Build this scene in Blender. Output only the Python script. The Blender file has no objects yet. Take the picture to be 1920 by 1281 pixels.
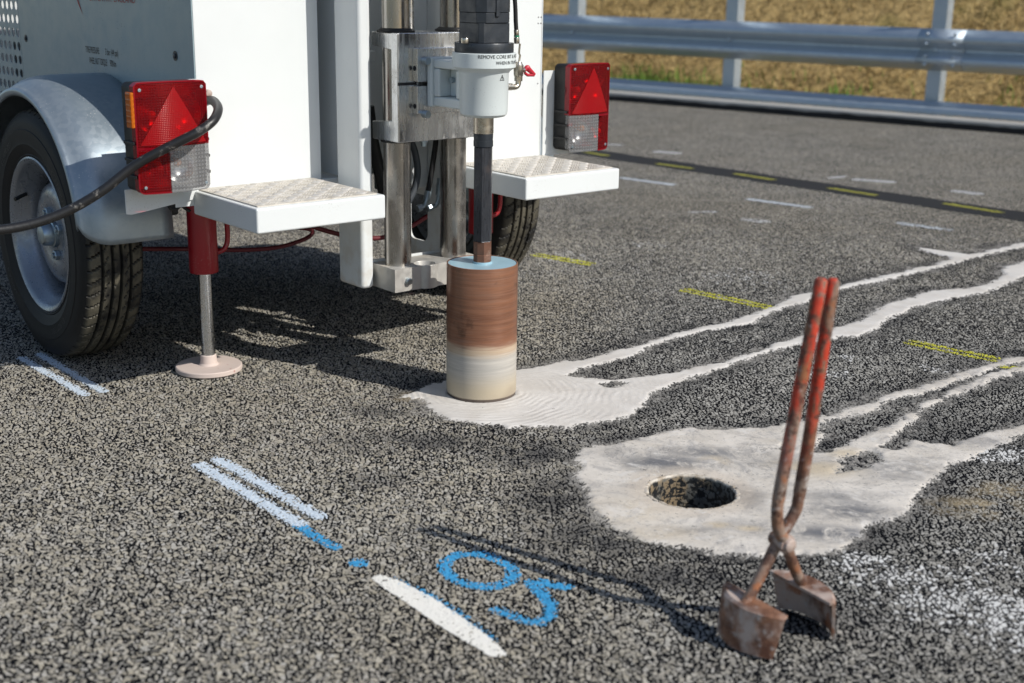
import bpy, bmesh, math, random
import numpy as np
from math import sin, cos, pi, radians, atan2, sqrt
from mathutils import Vector, Matrix

random.seed(4)
RNG = np.random.default_rng(11)
SC = bpy.context.scene
COL = SC.collection

# ------------------------------------------------------------------ camera, light, exposure
CAM_H, PITCH, ROLL, FPX = .871, radians(15.827), radians(.866), 2428.6
F_ = Vector((0, cos(PITCH), -sin(PITCH)))
R0, U0 = Vector((1, 0, 0)), Vector((0, sin(PITCH), cos(PITCH)))
R_ = cos(ROLL) * R0 + sin(ROLL) * U0
U_ = cos(ROLL) * U0 - sin(ROLL) * R0
CAM_P = Vector((0, 0, CAM_H))
cam = bpy.data.cameras.new('camera')
cam_o = bpy.data.objects.new('camera', cam)
COL.objects.link(cam_o)
cam_o.matrix_world = Matrix(((R_.x, U_.x, -F_.x, CAM_P.x), (R_.y, U_.y, -F_.y, CAM_P.y), (R_.z, U_.z, -F_.z, CAM_P.z), (0, 0, 0, 1)))
cam.sensor_width = 36
cam.lens = FPX * 36 / 1920
cam.clip_start, cam.clip_end = .05, 500
cam.dof.use_dof = True
cam.dof.focus_distance = 2.72
cam.dof.aperture_fstop = 4.2
SC.camera = cam_o

SUN_EL = radians(38.5)
SUN_DIR = Vector((.86 * cos(SUN_EL), -.51 * cos(SUN_EL), sin(SUN_EL))).normalized()   # towards the sun
wd = bpy.data.worlds.new('World')
SC.world = wd
wd.use_nodes = True
wn = wd.node_tree
sky = wn.nodes.new('ShaderNodeTexSky')
sky.sky_type = 'NISHITA'
sky.sun_disc = False
sky.sun_elevation = SUN_EL
sky.sun_rotation = atan2(SUN_DIR.x, SUN_DIR.y)
sky.air_density, sky.dust_density, sky.ozone_density = 1.0, .8, 1.0
wn.links.new(sky.outputs[0], wn.nodes['Background'].inputs[0])
wn.nodes['Background'].inputs[1].default_value = .11
sl = bpy.data.lights.new('sun', 'SUN')
sl.energy = 4.3
sl.angle = radians(.5)
sl.color = (1, .96, .89)
so = bpy.data.objects.new('sun', sl)
COL.objects.link(so)
so.rotation_euler = SUN_DIR.to_track_quat('Z', 'Y').to_euler()
SC.view_settings.view_transform = 'Standard'
SC.view_settings.look = 'None'
SC.view_settings.exposure = 0
SC.view_settings.gamma = 1

# ------------------------------------------------------------------ measuring helpers (photograph 1920 x 1281)
def ray(x, y):
    return F_ + R_ * ((x - 960) / FPX) - U_ * ((y - 640.5) / FPX)
def gnd(x, y, z=0.0):
    r = ray(x, y)
    return CAM_P + r * ((z - CAM_H) / r.z)
def at(x, y, d):
    return CAM_P + ray(x, y) * d
ORG = Vector((-.065, 2.668, 0))
YAW = radians(39.83)
ER, EF = Vector((cos(YAW), sin(YAW), 0)), Vector((-sin(YAW), cos(YAW), 0))
def loc(p):
    q = p - ORG
    return Vector((q.dot(ER), q.dot(EF), q.z))
def on_u(x, y, u):
    r = ray(x, y)
    return loc(CAM_P + r * ((u + ORG.dot(ER) - CAM_P.dot(ER)) / r.dot(ER)))
def on_w(x, y, w):
    r = ray(x, y)
    return loc(CAM_P + r * ((w + ORG.dot(EF) - CAM_P.dot(EF)) / r.dot(EF)))

# ------------------------------------------------------------------ material helpers
class NT:
    def __init__(s, name, disp=False):
        s.m = bpy.data.materials.new(name)
        s.m.use_nodes = True
        s.t = s.m.node_tree
        s.b = s.t.nodes['Principled BSDF']
        s.out = s.t.nodes['Material Output']
        if disp: s.m.displacement_method = 'BOTH'
    def n(s, kind, **kw):
        o = s.t.nodes.new('ShaderNode' + kind)
        for k, v in kw.items(): setattr(o, k, v)
        return o
    def put(s, sock, v):
        if v is None: return
        if hasattr(v, 'is_output'): s.t.links.new(v, sock)
        elif isinstance(v, (tuple, list)) and len(v) == 3 and sock.type == 'RGBA': sock.default_value = (*v, 1)
        else: sock.default_value = v
    def math(s, op, a, b=None, c=None, clamp=False):
        o = s.n('Math', operation=op, use_clamp=clamp)
        for i, v in enumerate((a, b, c)): s.put(o.inputs[i], v)
        return o.outputs[0]
    def mix(s, f, a, b, blend='MIX'):
        o = s.n('Mix', data_type='RGBA', blend_type=blend)
        s.put(o.inputs[0], f); s.put(o.inputs[6], a); s.put(o.inputs[7], b)
        return o.outputs[2]
    def co(s, kind='Object', scale=None):
        o = s.n('TexCoord').outputs[kind]
        if scale:
            m = s.n('Mapping'); s.t.links.new(o, m.inputs[0]); m.inputs['Scale'].default_value = scale
            o = m.outputs[0]
        return o
    def noise(s, scale, detail=3, rough=.55, vec=None, dist=0, out=0):
        o = s.n('TexNoise')
        o.inputs['Scale'].default_value = scale; o.inputs['Detail'].default_value = detail
        o.inputs['Roughness'].default_value = rough; o.inputs['Distortion'].default_value = dist
        s.t.links.new(vec if vec is not None else s.co(), o.inputs['Vector'])
        return o.outputs[out]
    def vor(s, scale, feature='F1', vec=None, out='Distance', dim='3D', rnd=1):
        o = s.n('TexVoronoi', feature=feature, voronoi_dimensions=dim)
        o.inputs['Scale'].default_value = scale
        o.inputs['Randomness'].default_value = rnd
        s.t.links.new(vec if vec is not None else s.co(), o.inputs['Vector'])
        return o.outputs[out]
    def ss(s, v, a, b, lo=0, hi=1):
        o = s.n('MapRange', interpolation_type='SMOOTHSTEP')
        s.put(o.inputs[0], v); s.put(o.inputs[1], a); s.put(o.inputs[2], b)
        o.inputs[3].default_value = lo; o.inputs[4].default_value = hi
        return o.outputs[0]
    def attr(s, name):
        return s.n('Attribute', attribute_name=name).outputs['Fac']
    def bump(s, h, strength=.3, dist=.01):
        o = s.n('Bump'); o.inputs['Strength'].default_value = strength; o.inputs['Distance'].default_value = dist
        s.t.links.new(h, o.inputs['Height']); s.t.links.new(o.outputs[0], s.b.inputs['Normal'])
    def set(s, col=None, rough=None, metal=None, spec=None, coat=None, alpha=None):
        for k, v in (('Base Color', col), ('Roughness', rough), ('Metallic', metal), ('Specular IOR Level', spec), ('Coat Weight', coat), ('Alpha', alpha)):
            s.put(s.b.inputs[k], v)
        return s

def paint(name, col, rough=.35, speck=.12, grime=(.32, .29, .24), coat=.2, spec_scale=260, low_dirt=0.0, dirt_z=(.2, .5)):
    """painted or plain surface with faint mottling, fine splash specks and, low down, dried mud"""
    m = NT(name)
    big = m.noise(4, 4)
    c = m.mix(m.ss(big, .35, .75, 0, .35), col, tuple(v * .86 for v in col))
    sp = m.ss(m.vor(spec_scale), .10, .2, 1, 0)
    sel = m.ss(m.noise(9, 3), .5, .72)
    c = m.mix(m.math('MULTIPLY', m.math('MULTIPLY', sp, sel), min(1, speck * 6)), c, grime)
    if low_dirt:
        z = m.n('SeparateXYZ'); m.t.links.new(m.co(), z.inputs[0])
        f = m.math('MULTIPLY', m.ss(z.outputs[2], dirt_z[0], dirt_z[1], 1, 0), m.ss(m.noise(22, 5, .65), .42, .66))
        c = m.mix(m.math('MULTIPLY', f, low_dirt), c, (.52, .46, .37))
    m.set(c, m.ss(m.noise(30, 3), .3, .8, rough, min(1, rough + .2)), 0, .45, coat)
    m.b.inputs['Coat Roughness'].default_value = .15
    m.bump(m.noise(140, 2), .03, .002)
    return m.m

def metal(name, col, rough=.3, scale=(1, 1, 1), var=.25, dirt=None, dirt_amt=.5, mtl=1.0, bump=.05, dscale=25):
    m = NT(name)
    v = m.co('Object', scale)
    n = m.noise(40, 4, .6, v)
    c = m.mix(n, tuple(x * (1 - var) for x in col), tuple(min(1, x * (1 + var * .5)) for x in col))
    r = m.ss(m.noise(60, 3, .6, v), .25, .8, rough * .7, min(1, rough * 1.6))
    if dirt:
        f = m.math('MULTIPLY', m.ss(m.noise(dscale, 5, .65), .48, .68), dirt_amt)
        c = m.mix(f, c, dirt)
        m.put(m.b.inputs['Metallic'], m.math('SUBTRACT', mtl, m.math('MULTIPLY', f, mtl)))
        r = m.math('MAXIMUM', r, m.math('MULTIPLY', f, .8))
        m.set(c, r, None, .5)
    else:
        m.set(c, r, mtl, .5)
    m.bump(m.noise(90, 3, .6, v), bump, .002)
    return m.m

M = {}
M['white'] = paint('white_paint', (.70, .725, .725), .32, .12, low_dirt=.55, dirt_z=(.18, .46))
M['white_step'] = paint('white_step_paint', (.70, .725, .725), .3, .2, low_dirt=0)
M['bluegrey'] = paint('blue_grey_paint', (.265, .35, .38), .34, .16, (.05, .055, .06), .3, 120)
M['red'] = paint('dark_red_paint', (.33, .012, .02), .3, .25, (.6, .5, .45), .3, 240)
M['black_plastic'] = paint('black_plastic', (.007, .0075, .008), .5, .1, (.2, .19, .17), 0)
M['black_steel'] = metal('black_painted_steel', (.035, .042, .052), .38, (1, 1, 1), .3, (.1, .1, .1), .25, .3)
M['chrome'] = metal('chrome_rod', (.72, .73, .75), .23, (1, 1, 1), .03, bump=0)
M['steel_rod'] = metal('drawn_steel', (.43, .41, .385), .22, (1, 1, .2), .10, (.34, .30, .25), .18, bump=.03)
M['alu'] = metal('machined_aluminium', (.66, .67, .68), .24, (2.5, 2.5, .25), .3, (.44, .40, .34), .35, bump=.06)
M['alu_dusty'] = metal('dusty_aluminium', (.56, .54, .50), .45, (1, 1, 1), .2, (.56, .51, .43), .9, .45, .1, 14)
M['galv'] = None
M['nickel'] = metal('nickel_plated_brass', (.60, .55, .47), .26, (1, 1, 1), .2)
M['zinc'] = metal('zinc_plated', (.40, .47, .52), .42, (1, 1, 1), .2)
M['hose'] = paint('grey_rubber_hose', (.05, .058, .068), .5, .2, (.35, .33, .3), 0)
M['black_hose'] = paint('black_rubber_hose', (.014, .014, .015), .45, .18, (.4, .37, .3), 0)
M['red_hose'] = paint('dark_red_hose', (.12, .012, .018), .45, .1, (.3, .25, .2), 0)
M['red_plastic'] = paint('red_lever_coating', (.5, .02, .04), .4, .05)
M['cap_blue'] = paint('pale_blue_cap_paint', (.30, .47, .55), .3, .25, (.55, .5, .42), .2, 160)
M['hole_black'] = paint('dark_interior', (.02, .021, .023), .8, .02, coat=0)
M['decal_black'] = paint('black_lettering', (.012, .012, .013), .5, 0, coat=0)
M['decal_red'] = paint('red_lettering', (.30, .01, .015), .4, 0, coat=0)
M['clear_bulb'] = paint('orange_bulb', (.75, .25, .03), .2, 0, coat=.5)

def galvanised():
    m = NT('galvanised_steel')
    sp = m.vor(95, out='Color')
    bw = m.n('RGBToBW'); m.t.links.new(sp, bw.inputs[0])
    c = m.mix(m.ss(bw.outputs[0], .2, .8), (.29, .345, .39), (.33, .38, .42))
    c = m.mix(m.ss(m.noise(7, 5, .6), .4, .7, 0, .22), c, (.26, .32, .38))
    spl = m.math('MULTIPLY', m.ss(m.vor(130), .12, .2, 1, 0), m.ss(m.noise(14, 3), .55, .7))
    scr = m.ss(m.noise(60, 2, .5, m.co('Object', (.3, 1, 5))), .7, .78)
    c = m.mix(m.math('MAXIMUM', m.math('MULTIPLY', spl, .8), m.math('MULTIPLY', scr, .3)), c, (.75, .73, .69))
    m.set(c, m.ss(bw.outputs[0], 0, 1, .36, .42), .6, .5)
    m.bump(m.noise(30, 3), .05, .004)
    return m.m
M['galv'] = galvanised()

def rail_metal():
    m = NT('galvanised_guardrail_steel')
    c = m.mix(m.noise(8, 5, .6), (.40, .47, .54), (.55, .61, .66))
    m.set(c, m.ss(m.noise(20, 3), .3, .7, .42, .56), .65, .5)
    m.bump(m.noise(12, 3), .04, .01)
    return m.m
M['rail'] = rail_metal()

def tyre_mat():
    m = NT('tyre_rubber')
    a = m.attr('tread')
    dust = m.math('MULTIPLY', a, m.ss(m.noise(18, 5, .6), .3, .62))
    c = m.mix(dust, (.0085, .0085, .009), (.10, .09, .066))
    c = m.mix(m.math('MULTIPLY', m.ss(m.noise(9, 4), .58, .75), .22), c, (.06, .052, .042))
    m.set(c, .62, 0, .35)
    m.bump(m.noise(220, 2), .12, .002)
    return m.m
M['tyre'] = tyre_mat()
M['tyre_letter'] = paint('raised_tyre_lettering', (.035, .035, .036), .5, .05, coat=0)
M['wheel'] = metal('silver_wheel_paint', (.27, .29, .325), .30, (1, 1, 1), .12, (.16, .14, .12), .12, .6)

def bit_mat():
    m = NT('worn_bit_barrel')
    st = m.noise(14, 6, .7, m.co('Object', (.5, .5, 13)))
    fine = m.noise(60, 3, .6, m.co('Object', (.3, .3, 9)))
    z = m.n('SeparateXYZ'); m.t.links.new(m.co(), z.inputs[0]); zz = z.outputs[2]
    up = m.mix(m.ss(st, .25, .75), (.175, .075, .043), (.30, .135, .075))
    up = m.mix(m.ss(fine, .4, .8, 0, .5), up, (.31, .19, .14))
    up = m.mix(m.ss(m.noise(22, 4), .6, .72, 0, .6), up, (.07, .035, .022))
    lo = m.mix(m.ss(st, .3, .7), (.35, .33, .30), (.52, .49, .44))
    lo = m.mix(m.ss(fine, .4, .7, 0, .8), lo, (.42, .40, .37))
    lo = m.mix(m.ss(zz, .07, .02), lo, (.44, .375, .275))
    edge = m.math('ADD', zz, m.math('MULTIPLY', m.math('SUBTRACT', m.noise(9, 2), .5), .02))
    edge = m.math('ADD', edge, m.math('MULTIPLY', m.math('SUBTRACT', fine, .5), .02))
    band = m.mix(m.ss(st, .3, .7), (.43, .31, .21), (.53, .43, .32))
    lo = m.mix(m.ss(edge, .088, .110), lo, band)
    c = m.mix(m.ss(edge, .110, .126), lo, up)
    c = m.mix(m.ss(m.noise(5, 3, .5, m.co('Object', (1, 1, 2))), .55, .7, 0, .35), c, (.16, .12, .10))
    c = m.mix(m.ss(zz, .008, .005), c, (.11, .085, .07))
    m.set(c, m.ss(zz, .10, .15, .6, .3), m.ss(zz, .11, .15, 0, .25), .5)
    m.bump(st, .05, .002)
    return m.m
M['bit'] = bit_mat()

def rust_mat(name, red):
    m = NT(name)
    n1, n2 = m.noise(28, 6, .65), m.noise(70, 4, .6)
    c = m.mix(m.ss(n1, .35, .65), (.10, .042, .026), (.27, .135, .08))
    c = m.mix(m.ss(m.noise(16, 4), .42, .6, 0, .85), c, (.54, .45, .40) if not red else (.27, .21, .17))
    c = m.mix(m.ss(n2, .55, .72, 0, .7), c, (.46, .44, .42))
    c = m.mix(m.ss(m.noise(23, 5), .58, .66, 0, .8), c, (.33, .12, .045))
    if red:
        z = m.n('SeparateXYZ'); m.t.links.new(m.co(), z.inputs[0])
        f = m.math('MULTIPLY', m.ss(z.outputs[2], .22, .36), m.ss(m.noise(34, 6, .7, m.co('Object', (1, 1, .4))), .455, .53))
        c = m.mix(f, c, m.mix(n2, (.38, .025, .012), (.58, .07, .03)))
        c = m.mix(m.ss(m.noise(50, 5, .7), .50, .60, 0, .9), c, (.085, .042, .03))
        c = m.mix(m.ss(m.noise(21, 4, .6, m.co('Object', (1, 1, .6))), .60, .68, 0, .7), c, (.30, .29, .28))
    m.set(c, m.ss(n1, .3, .7, .75, .5), .1, .4)
    m.bump(n2, .5, .003)
    return m.m
M['rust_handle'] = rust_mat('rusty_red_painted_steel', True)
M['rust'] = rust_mat('rusty_steel', False)
M['rust_dark'] = metal('dark_rusty_steel', (.20, .095, .06), .5, (1, 1, 1), .5, (.34, .25, .2), .4, .3, .3, 40)

def lens(name, col, body, thru=.55, rib=620):
    """tinted moulded plastic: part of the sun passes through and comes back off the reflector behind"""
    m = NT(name)
    s = m.n('SeparateXYZ'); m.t.links.new(m.co(), s.inputs[0])
    wx = m.math('SINE', m.math('MULTIPLY', s.outputs[0], rib * 2))
    wz = m.math('SINE', m.math('MULTIPLY', s.outputs[2], rib * 2))
    g = m.math('MAXIMUM', wx, wz)
    dust = m.ss(m.vor(240), .05, .11, 1, 0)
    dust = m.math('MULTIPLY', dust, m.ss(m.noise(30, 2), .55, .65))
    m.set(m.mix(m.math('MULTIPLY', dust, .5), body, (.55, .4, .36)), .16, 0, .3)
    m.b.inputs['Coat Weight'].default_value = .12
    m.bump(g, .35, .0012)
    tr = m.n('BsdfTransparent'); tr.inputs[0].default_value = (*col, 1)
    mx = m.n('MixShader')
    f = m.math('MULTIPLY_ADD', g, .14, thru - .05)
    m.put(mx.inputs[0], f)
    m.t.links.new(m.b.outputs[0], mx.inputs[1]); m.t.links.new(tr.outputs[0], mx.inputs[2])
    m.t.links.new(mx.outputs[0], m.out.inputs[0])
    return m.m
M['lens_red'] = lens('red_lens', (.9, .012, .01), (.19, .003, .006), .48)
M['lens_dark'] = lens('deep_red_lens_rim', (.6, .01, .02), (.24, .004, .012), .15, 10)
M['lens_tri'] = lens('red_reflex_lens', (.9, .02, .02), (.36, .004, .007), .25, 900)
M['lens_clear'] = lens('clear_lens', (.8, .8, .8), (.25, .25, .255), .45, 420)
M['lens_amber'] = lens('amber_lens', (.95, .35, .03), (.62, .16, .012), .3, 300)
M['reflector'] = metal('lamp_reflector', (.75, .75, .75), .25, var=.1)

# asphalt: one height pattern shared by the road and by everything sprayed or spilt on it
def asphalt_height(m):
    co = m.n('TexCoord').outputs['Object']
    wob = m.n('VectorMath', operation='MULTIPLY_ADD')
    nz = m.noise(150, 2, .5, co, out=1)
    m.t.links.new(nz, wob.inputs[0]); wob.inputs[1].default_value = (.0042, .0042, 0); m.t.links.new(co, wob.inputs[2])
    flat = m.n('VectorMath', operation='MULTIPLY'); m.t.links.new(wob.outputs[0], flat.inputs[0]); flat.inputs[1].default_value = (1, 1, 0)
    v = flat.outputs[0]
    e = m.vor(124, 'DISTANCE_TO_EDGE', v, dim='2D')
    cell = m.vor(124, 'F1', v, 'Color', '2D')
    sep = m.n('SeparateColor'); m.t.links.new(cell, sep.inputs[0])
    lump = m.noise(138, 2, .5, v)                    # chips press together or leave ragged bitumen pits
    fresh = m.attr('fresh')
    val = m.math('ADD', m.math('SUBTRACT', e, m.math('MULTIPLY', sep.outputs[0], .20)), m.math('MULTIPLY', m.math('SUBTRACT', lump, .5), 1.0))
    patchy = m.math('MULTIPLY', m.math('SUBTRACT', m.noise(3.5, 4, .6, v), .5), .16)
    val = m.math('ADD', m.math('SUBTRACT', val, m.math('MULTIPLY', fresh, .03)), patchy)
    mask = m.ss(val, .042, .092)
    rough = m.noise(420, 2, .5, v)
    h = m.math('ADD', m.math('MULTIPLY', mask, m.math('MULTIPLY_ADD', sep.outputs[1], .35, .75)), m.math('MULTIPLY', rough, .12))
    ys = m.n('SeparateXYZ'); m.t.links.new(co, ys.inputs[0])
    m.fade = m.ss(ys.outputs[1], 4.2, 5.6, 1, 0)      # far away the relief is finer than the mesh
    return co, v, mask, h, sep
HSC = .0034
def asphalt_disp(m, h, lift=0.0, fill=0.0):
    h = m.math('MULTIPLY_ADD', m.math('SUBTRACT', h, .95), m.math('MULTIPLY', m.fade, 1 - fill), .95)
    d = m.n('Displacement')
    m.put(d.inputs['Height'], h)
    d.inputs['Midlevel'].default_value = 1.05 - lift / HSC
    d.inputs['Scale'].default_value = HSC
    m.t.links.new(d.outputs[0], m.out.inputs['Displacement'])

def road_mat():
    m = NT('worn_asphalt', True)
    co, v, mask, h, sep = asphalt_height(m)
    fresh = m.attr('fresh')
    big = m.noise(1.1, 5, .6, co)
    mid = m.noise(9, 4, .6, co)
    tan = m.mix(sep.outputs[2], (.38, .345, .27), (.54, .50, .42))
    grey = m.mix(sep.outputs[1], (.33, .315, .28), (.48, .46, .42))
    st = m.mix(m.ss(m.math('ADD', sep.outputs[0], m.math('MULTIPLY', mid, .6)), .45, 1.0), tan, grey)
    st = m.mix(m.ss(m.noise(300, 3, .6, v), .4, .75, 0, .35), st, (.19, .17, .14))
    st = m.mix(m.math('MULTIPLY', m.ss(sep.outputs[2], .93, .97), .5), st, (.50, .49, .46))
    st = m.mix(m.ss(big, .4, .7, 0, .45), st, (.39, .345, .265))
    st = m.mix(m.math('MULTIPLY', fresh, .72), st, m.mix(sep.outputs[2], (.21, .212, .207), (.42, .415, .395)))
    st = m.mix(m.ss(sep.outputs[1], .1, .9, .42, 0), st, (.10, .095, .085))
    damp = m.math('MULTIPLY', m.attr('damp'), m.ss(m.noise(11, 5, .65, co), .3, .52))
    la = m.attr('lime')
    lime = m.math('MULTIPLY', m.ss(m.math('ADD', la, m.math('MULTIPLY', m.math('SUBTRACT', sep.outputs[2], .5), .9)), .45, .75), m.ss(m.math('ADD', m.math('MULTIPLY', la, .35), m.noise(30, 6, .75, co)), .5, .66))
    rusty = m.math('MULTIPLY', m.attr('silt'), m.ss(m.noise(24, 5, .65, co), .42, .6))
    st = m.mix(m.math('MULTIPLY', damp, .9), st, (.075, .074, .074))
    c = m.mix(mask, (.0065, .007, .009), st)
    c = m.mix(m.math('MULTIPLY', rusty, .8), c, (.40, .33, .22))
    c = m.mix(m.math('MULTIPLY', lime, m.math('MULTIPLY_ADD', mask, .85, .12)), c, (.66, .66, .65))
    c = m.mix(m.math('MULTIPLY', m.attr('film'), m.ss(m.noise(70, 5, .7, co), .42, .58, 0, .6)), c, (.40, .38, .35))
    m.set(c, m.math('MULTIPLY_ADD', mask, .1, .7), 0, m.math('MULTIPLY_ADD', mask, .22, .04))
    asphalt_disp(m, h)
    return m.m
M['road'] = road_mat()

def mark_mat(name, col, col2=None, cover=.5, fill=0.0):
    m = NT(name, True)
    co, v, mask, h, sep = asphalt_height(m)
    ed = m.attr('edge')
    c = m.mix(m.ss(m.noise(200, 3, .6, co), .35, .7, 0, .6), col, col2 or tuple(x * .82 for x in col))
    c = m.mix(m.ss(mask, .55, .15), c, tuple(x * (.72 + .28 * min(1, fill * 1.5)) for x in col))
    a = m.math('ADD', m.math('MULTIPLY', mask, .75), cover - .35)
    a = m.math('ADD', a, m.math('MULTIPLY', m.math('SUBTRACT', m.noise(130, 4, .65, co), .5), 1.0))
    a = m.math('ADD', a, m.math('MULTIPLY', m.math('SUBTRACT', ed, 1), .9))
    m.set(c, .75, 0, .3, None, m.ss(a, .10, .32))
    asphalt_disp(m, h, .0007, fill)
    return m.m
M['mark_white'] = mark_mat('thick_white_road_paint', (.82, .80, .74), cover=1.35, fill=.6)
M['mark_pale'] = mark_mat('pale_blue_white_spray', (.56, .65, .74), (.72, .75, .78), cover=.92, fill=.4)
M['mark_blue'] = mark_mat('blue_spray', (.045, .31, .60), (.08, .39, .68), cover=.9, fill=.2)
M['mark_yellow'] = mark_mat('yellow_spray', (.56, .54, .05), (.48, .47, .07), cover=.7)
M['mark_yellow_old'] = mark_mat('faded_yellow_spray', (.34, .33, .05), (.26, .26, .07), cover=.75)
M['mark_far'] = mark_mat('pale_far_spray', (.50, .55, .60), (.62, .64, .66), cover=.85)
M['mark_splash'] = mark_mat('white_lime_splash', (.62, .63, .64), cover=.35)
M['sealant'] = mark_mat('black_joint_sealant', (.022, .023, .025), cover=2.4, fill=.5)

def slurry_mat(name, cx, cy, col, col2, stain, swirl):
    m = NT(name)
    co = m.co()
    s = m.n('SeparateXYZ'); m.t.links.new(co, s.inputs[0])
    dx, dy = m.math('SUBTRACT', s.outputs[0], cx), m.math('SUBTRACT', s.outputs[1], cy)
    r = m.math('SQRT', m.math('ADD', m.math('MULTIPLY', dx, dx), m.math('MULTIPLY', dy, dy)))
    n1 = m.noise(7, 6, .65, co, 1.2)
    n2 = m.noise(22, 5, .65, co, .6)
    c = m.mix(m.ss(n1, .35, .65), col, col2)
    if stain:
        g = m.math('MULTIPLY', m.attr('grey'), m.ss(m.noise(17, 7, .75, co, 1.2), .32, .54))
        c = m.mix(m.ss(m.noise(8, 7, .74, co, 1.8), .47, .64, 0, .6), c, (.30, .29, .285))
        ridge = m.math('ABSOLUTE', m.math('SUBTRACT', m.noise(7, 6, .7, co, 1.0), .5))
        c = m.mix(m.math('MULTIPLY', m.ss(ridge, .0, .012, 1, 0), m.ss(m.noise(5, 2, .5, co), .48, .6, 0, .7)), c, (.20, .19, .185))
        c = m.mix(m.math('MULTIPLY', g, .92), c, (.12, .125, .14))
        c = m.mix(m.math('MULTIPLY', m.attr('tan'), m.ss(m.noise(12, 5, .65, co, .8), .36, .54, 0, .8)), c, (.54, .45, .32))
        c = m.mix(m.ss(r, .135, .09, 0, .45), c, (.55, .46, .36))
        c = m.mix(m.ss(m.noise(90, 6, .8, co), .55, .66, 0, .7), c, (.16, .158, .155))
        c = m.mix(m.ss(m.noise(19, 6, .7, co, .5), .56, .68, 0, .7), c, (.66, .635, .60))
    else:
        c = m.mix(m.ss(n2, .56, .72, 0, .35), c, (.50, .48, .46))
    fl = m.attr('film')
    c = m.mix(m.ss(fl, .25, .75, .55, 0), c, (.40, .385, .36))
    m.set(c, m.ss(n2, .3, .7, .32, .62), 0, .45)
    if swirl:
        ph = m.math('ADD', m.math('MULTIPLY', r, 400), m.math('MULTIPLY', m.noise(6, 4, .5, co), 26))
        h = m.math('MULTIPLY', m.math('SINE', ph), m.ss(r, .5, .09))
        h = m.math('ADD', m.math('MULTIPLY', h, m.math('MULTIPLY', .30, m.ss(m.noise(10, 3, .5, co), .36, .6))), m.math('MULTIPLY', n2, 1.3))
    else:
        h = m.math('ADD', m.math('MULTIPLY', n2, 1.4), m.math('MULTIPLY', m.noise(90, 4, .65, co), .5))
    m.bump(h, .36, .004)
    return m.m

def tread_plate_mat():
    m = NT('worn_tread_plate')
    z = m.attr('raised')
    c = m.mix(m.ss(m.noise(30, 5, .65), .35, .65), (.50, .46, .40), (.62, .58, .52))
    c = m.mix(m.math('MULTIPLY', z, .6), c, (.62, .61, .59))
    c = m.mix(m.ss(m.noise(70, 4), .58, .7, 0, .6), c, (.33, .30, .26))
    m.set(c, .55, .25, .4)
    m.bump(m.noise(120, 3), .2, .002)
    return m.m
M['tread_plate'] = tread_plate_mat()
M['foot'] = paint('dusty_pink_foot_plate', (.60, .50, .45), .7, .2, (.42, .2, .18), 0, 60)

# ------------------------------------------------------------------ mesh helpers
def build(name, bm, m, parent=None, smooth=38, bevel=0, seg=2, kind=None):
    me = bpy.data.meshes.new(name)
    bmesh.ops.recalc_face_normals(bm, faces=bm.faces)
    bm.to_mesh(me); bm.free()
    if smooth:
        me.polygons.foreach_set('use_smooth', [True] * len(me.polygons))
        me.set_sharp_from_angle(angle=radians(smooth))
    o = bpy.data.objects.new(name, me)
    COL.objects.link(o)
    me.materials.append(M[m] if isinstance(m, str) else m)
    if parent: o.parent = parent
    if bevel:
        b = o.modifiers.new('bevel', 'BEVEL'); b.width = bevel; b.segments = seg; b.limit_method = 'ANGLE'; b.angle_limit = radians(40)
        b.harden_normals = True
    if kind: o['kind'] = kind
    return o
def empty(name, parent=None, loc_=(0, 0, 0), rz=0):
    o = bpy.data.objects.new(name, None)
    COL.objects.link(o)
    o.location = loc_; o.rotation_euler.z = rz
    o.empty_display_size = .05
    if parent: o.parent = parent
    return o
def tag(o, label=None, cat=None, group=None, kind=None):
    for k, v in (('label', label), ('category', cat), ('group', group), ('kind', kind)):
        if v: o[k] = v
    return o
def NB(): return bmesh.new()
def box(bm, x0, x1, y0, y1, z0, z1):
    v = [bm.verts.new((x, y, z)) for z in (z0, z1) for x, y in ((x0, y0), (x1, y0), (x1, y1), (x0, y1))]
    for f in ((0, 3, 2, 1), (4, 5, 6, 7), (0, 1, 5, 4), (1, 2, 6, 5), (2, 3, 7, 6), (3, 0, 4, 7)):
        bm.faces.new([v[i] for i in f])
    return v
def prism(bm, poly, a, b, axis='z'):
    """poly: 2D points; extruded from a to b along axis (x: (y,z), y: (x,z), z: (x,y))"""
    mk = {'x': lambda p, t: (t, p[0], p[1]), 'y': lambda p, t: (p[0], t, p[1]), 'z': lambda p, t: (p[0], p[1], t)}[axis]
    A = [bm.verts.new(mk(p, a)) for p in poly]; B = [bm.verts.new(mk(p, b)) for p in poly]
    bm.faces.new(A[::-1]); bm.faces.new(B)
    n = len(poly)
    for i in range(n): bm.faces.new((A[i], A[(i + 1) % n], B[(i + 1) % n], B[i]))
def basis(d):
    d = Vector(d).normalized()
    a = Vector((0, 0, 1)) if abs(d.z) < .9 else Vector((1, 0, 0))
    x = d.cross(a).normalized()
    return x, d.cross(x).normalized(), d
def lathe(bm, p, d, prof, n=32, cap=True, ph=0):
    """prof: (distance along d, radius)"""
    x, y, d = basis(d); p = Vector(p); rings = []
    for t, r in prof:
        rings.append([bm.verts.new(p + d * t + (x * cos(ph + 2 * pi * k / n) + y * sin(ph + 2 * pi * k / n)) * r) for k in range(n)])
    for A, B in zip(rings, rings[1:]):
        for k in range(n): bm.faces.new((A[k], A[(k + 1) % n], B[(k + 1) % n], B[k]))
    if cap:
        bm.faces.new(rings[0][::-1]); bm.faces.new(rings[-1])
def cyl(bm, p0, p1, r, n=28, r2=None):
    p0, p1 = Vector(p0), Vector(p1)
    lathe(bm, p0, p1 - p0, [(0, r), ((p1 - p0).length, r if r2 is None else r2)], n)
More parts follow.
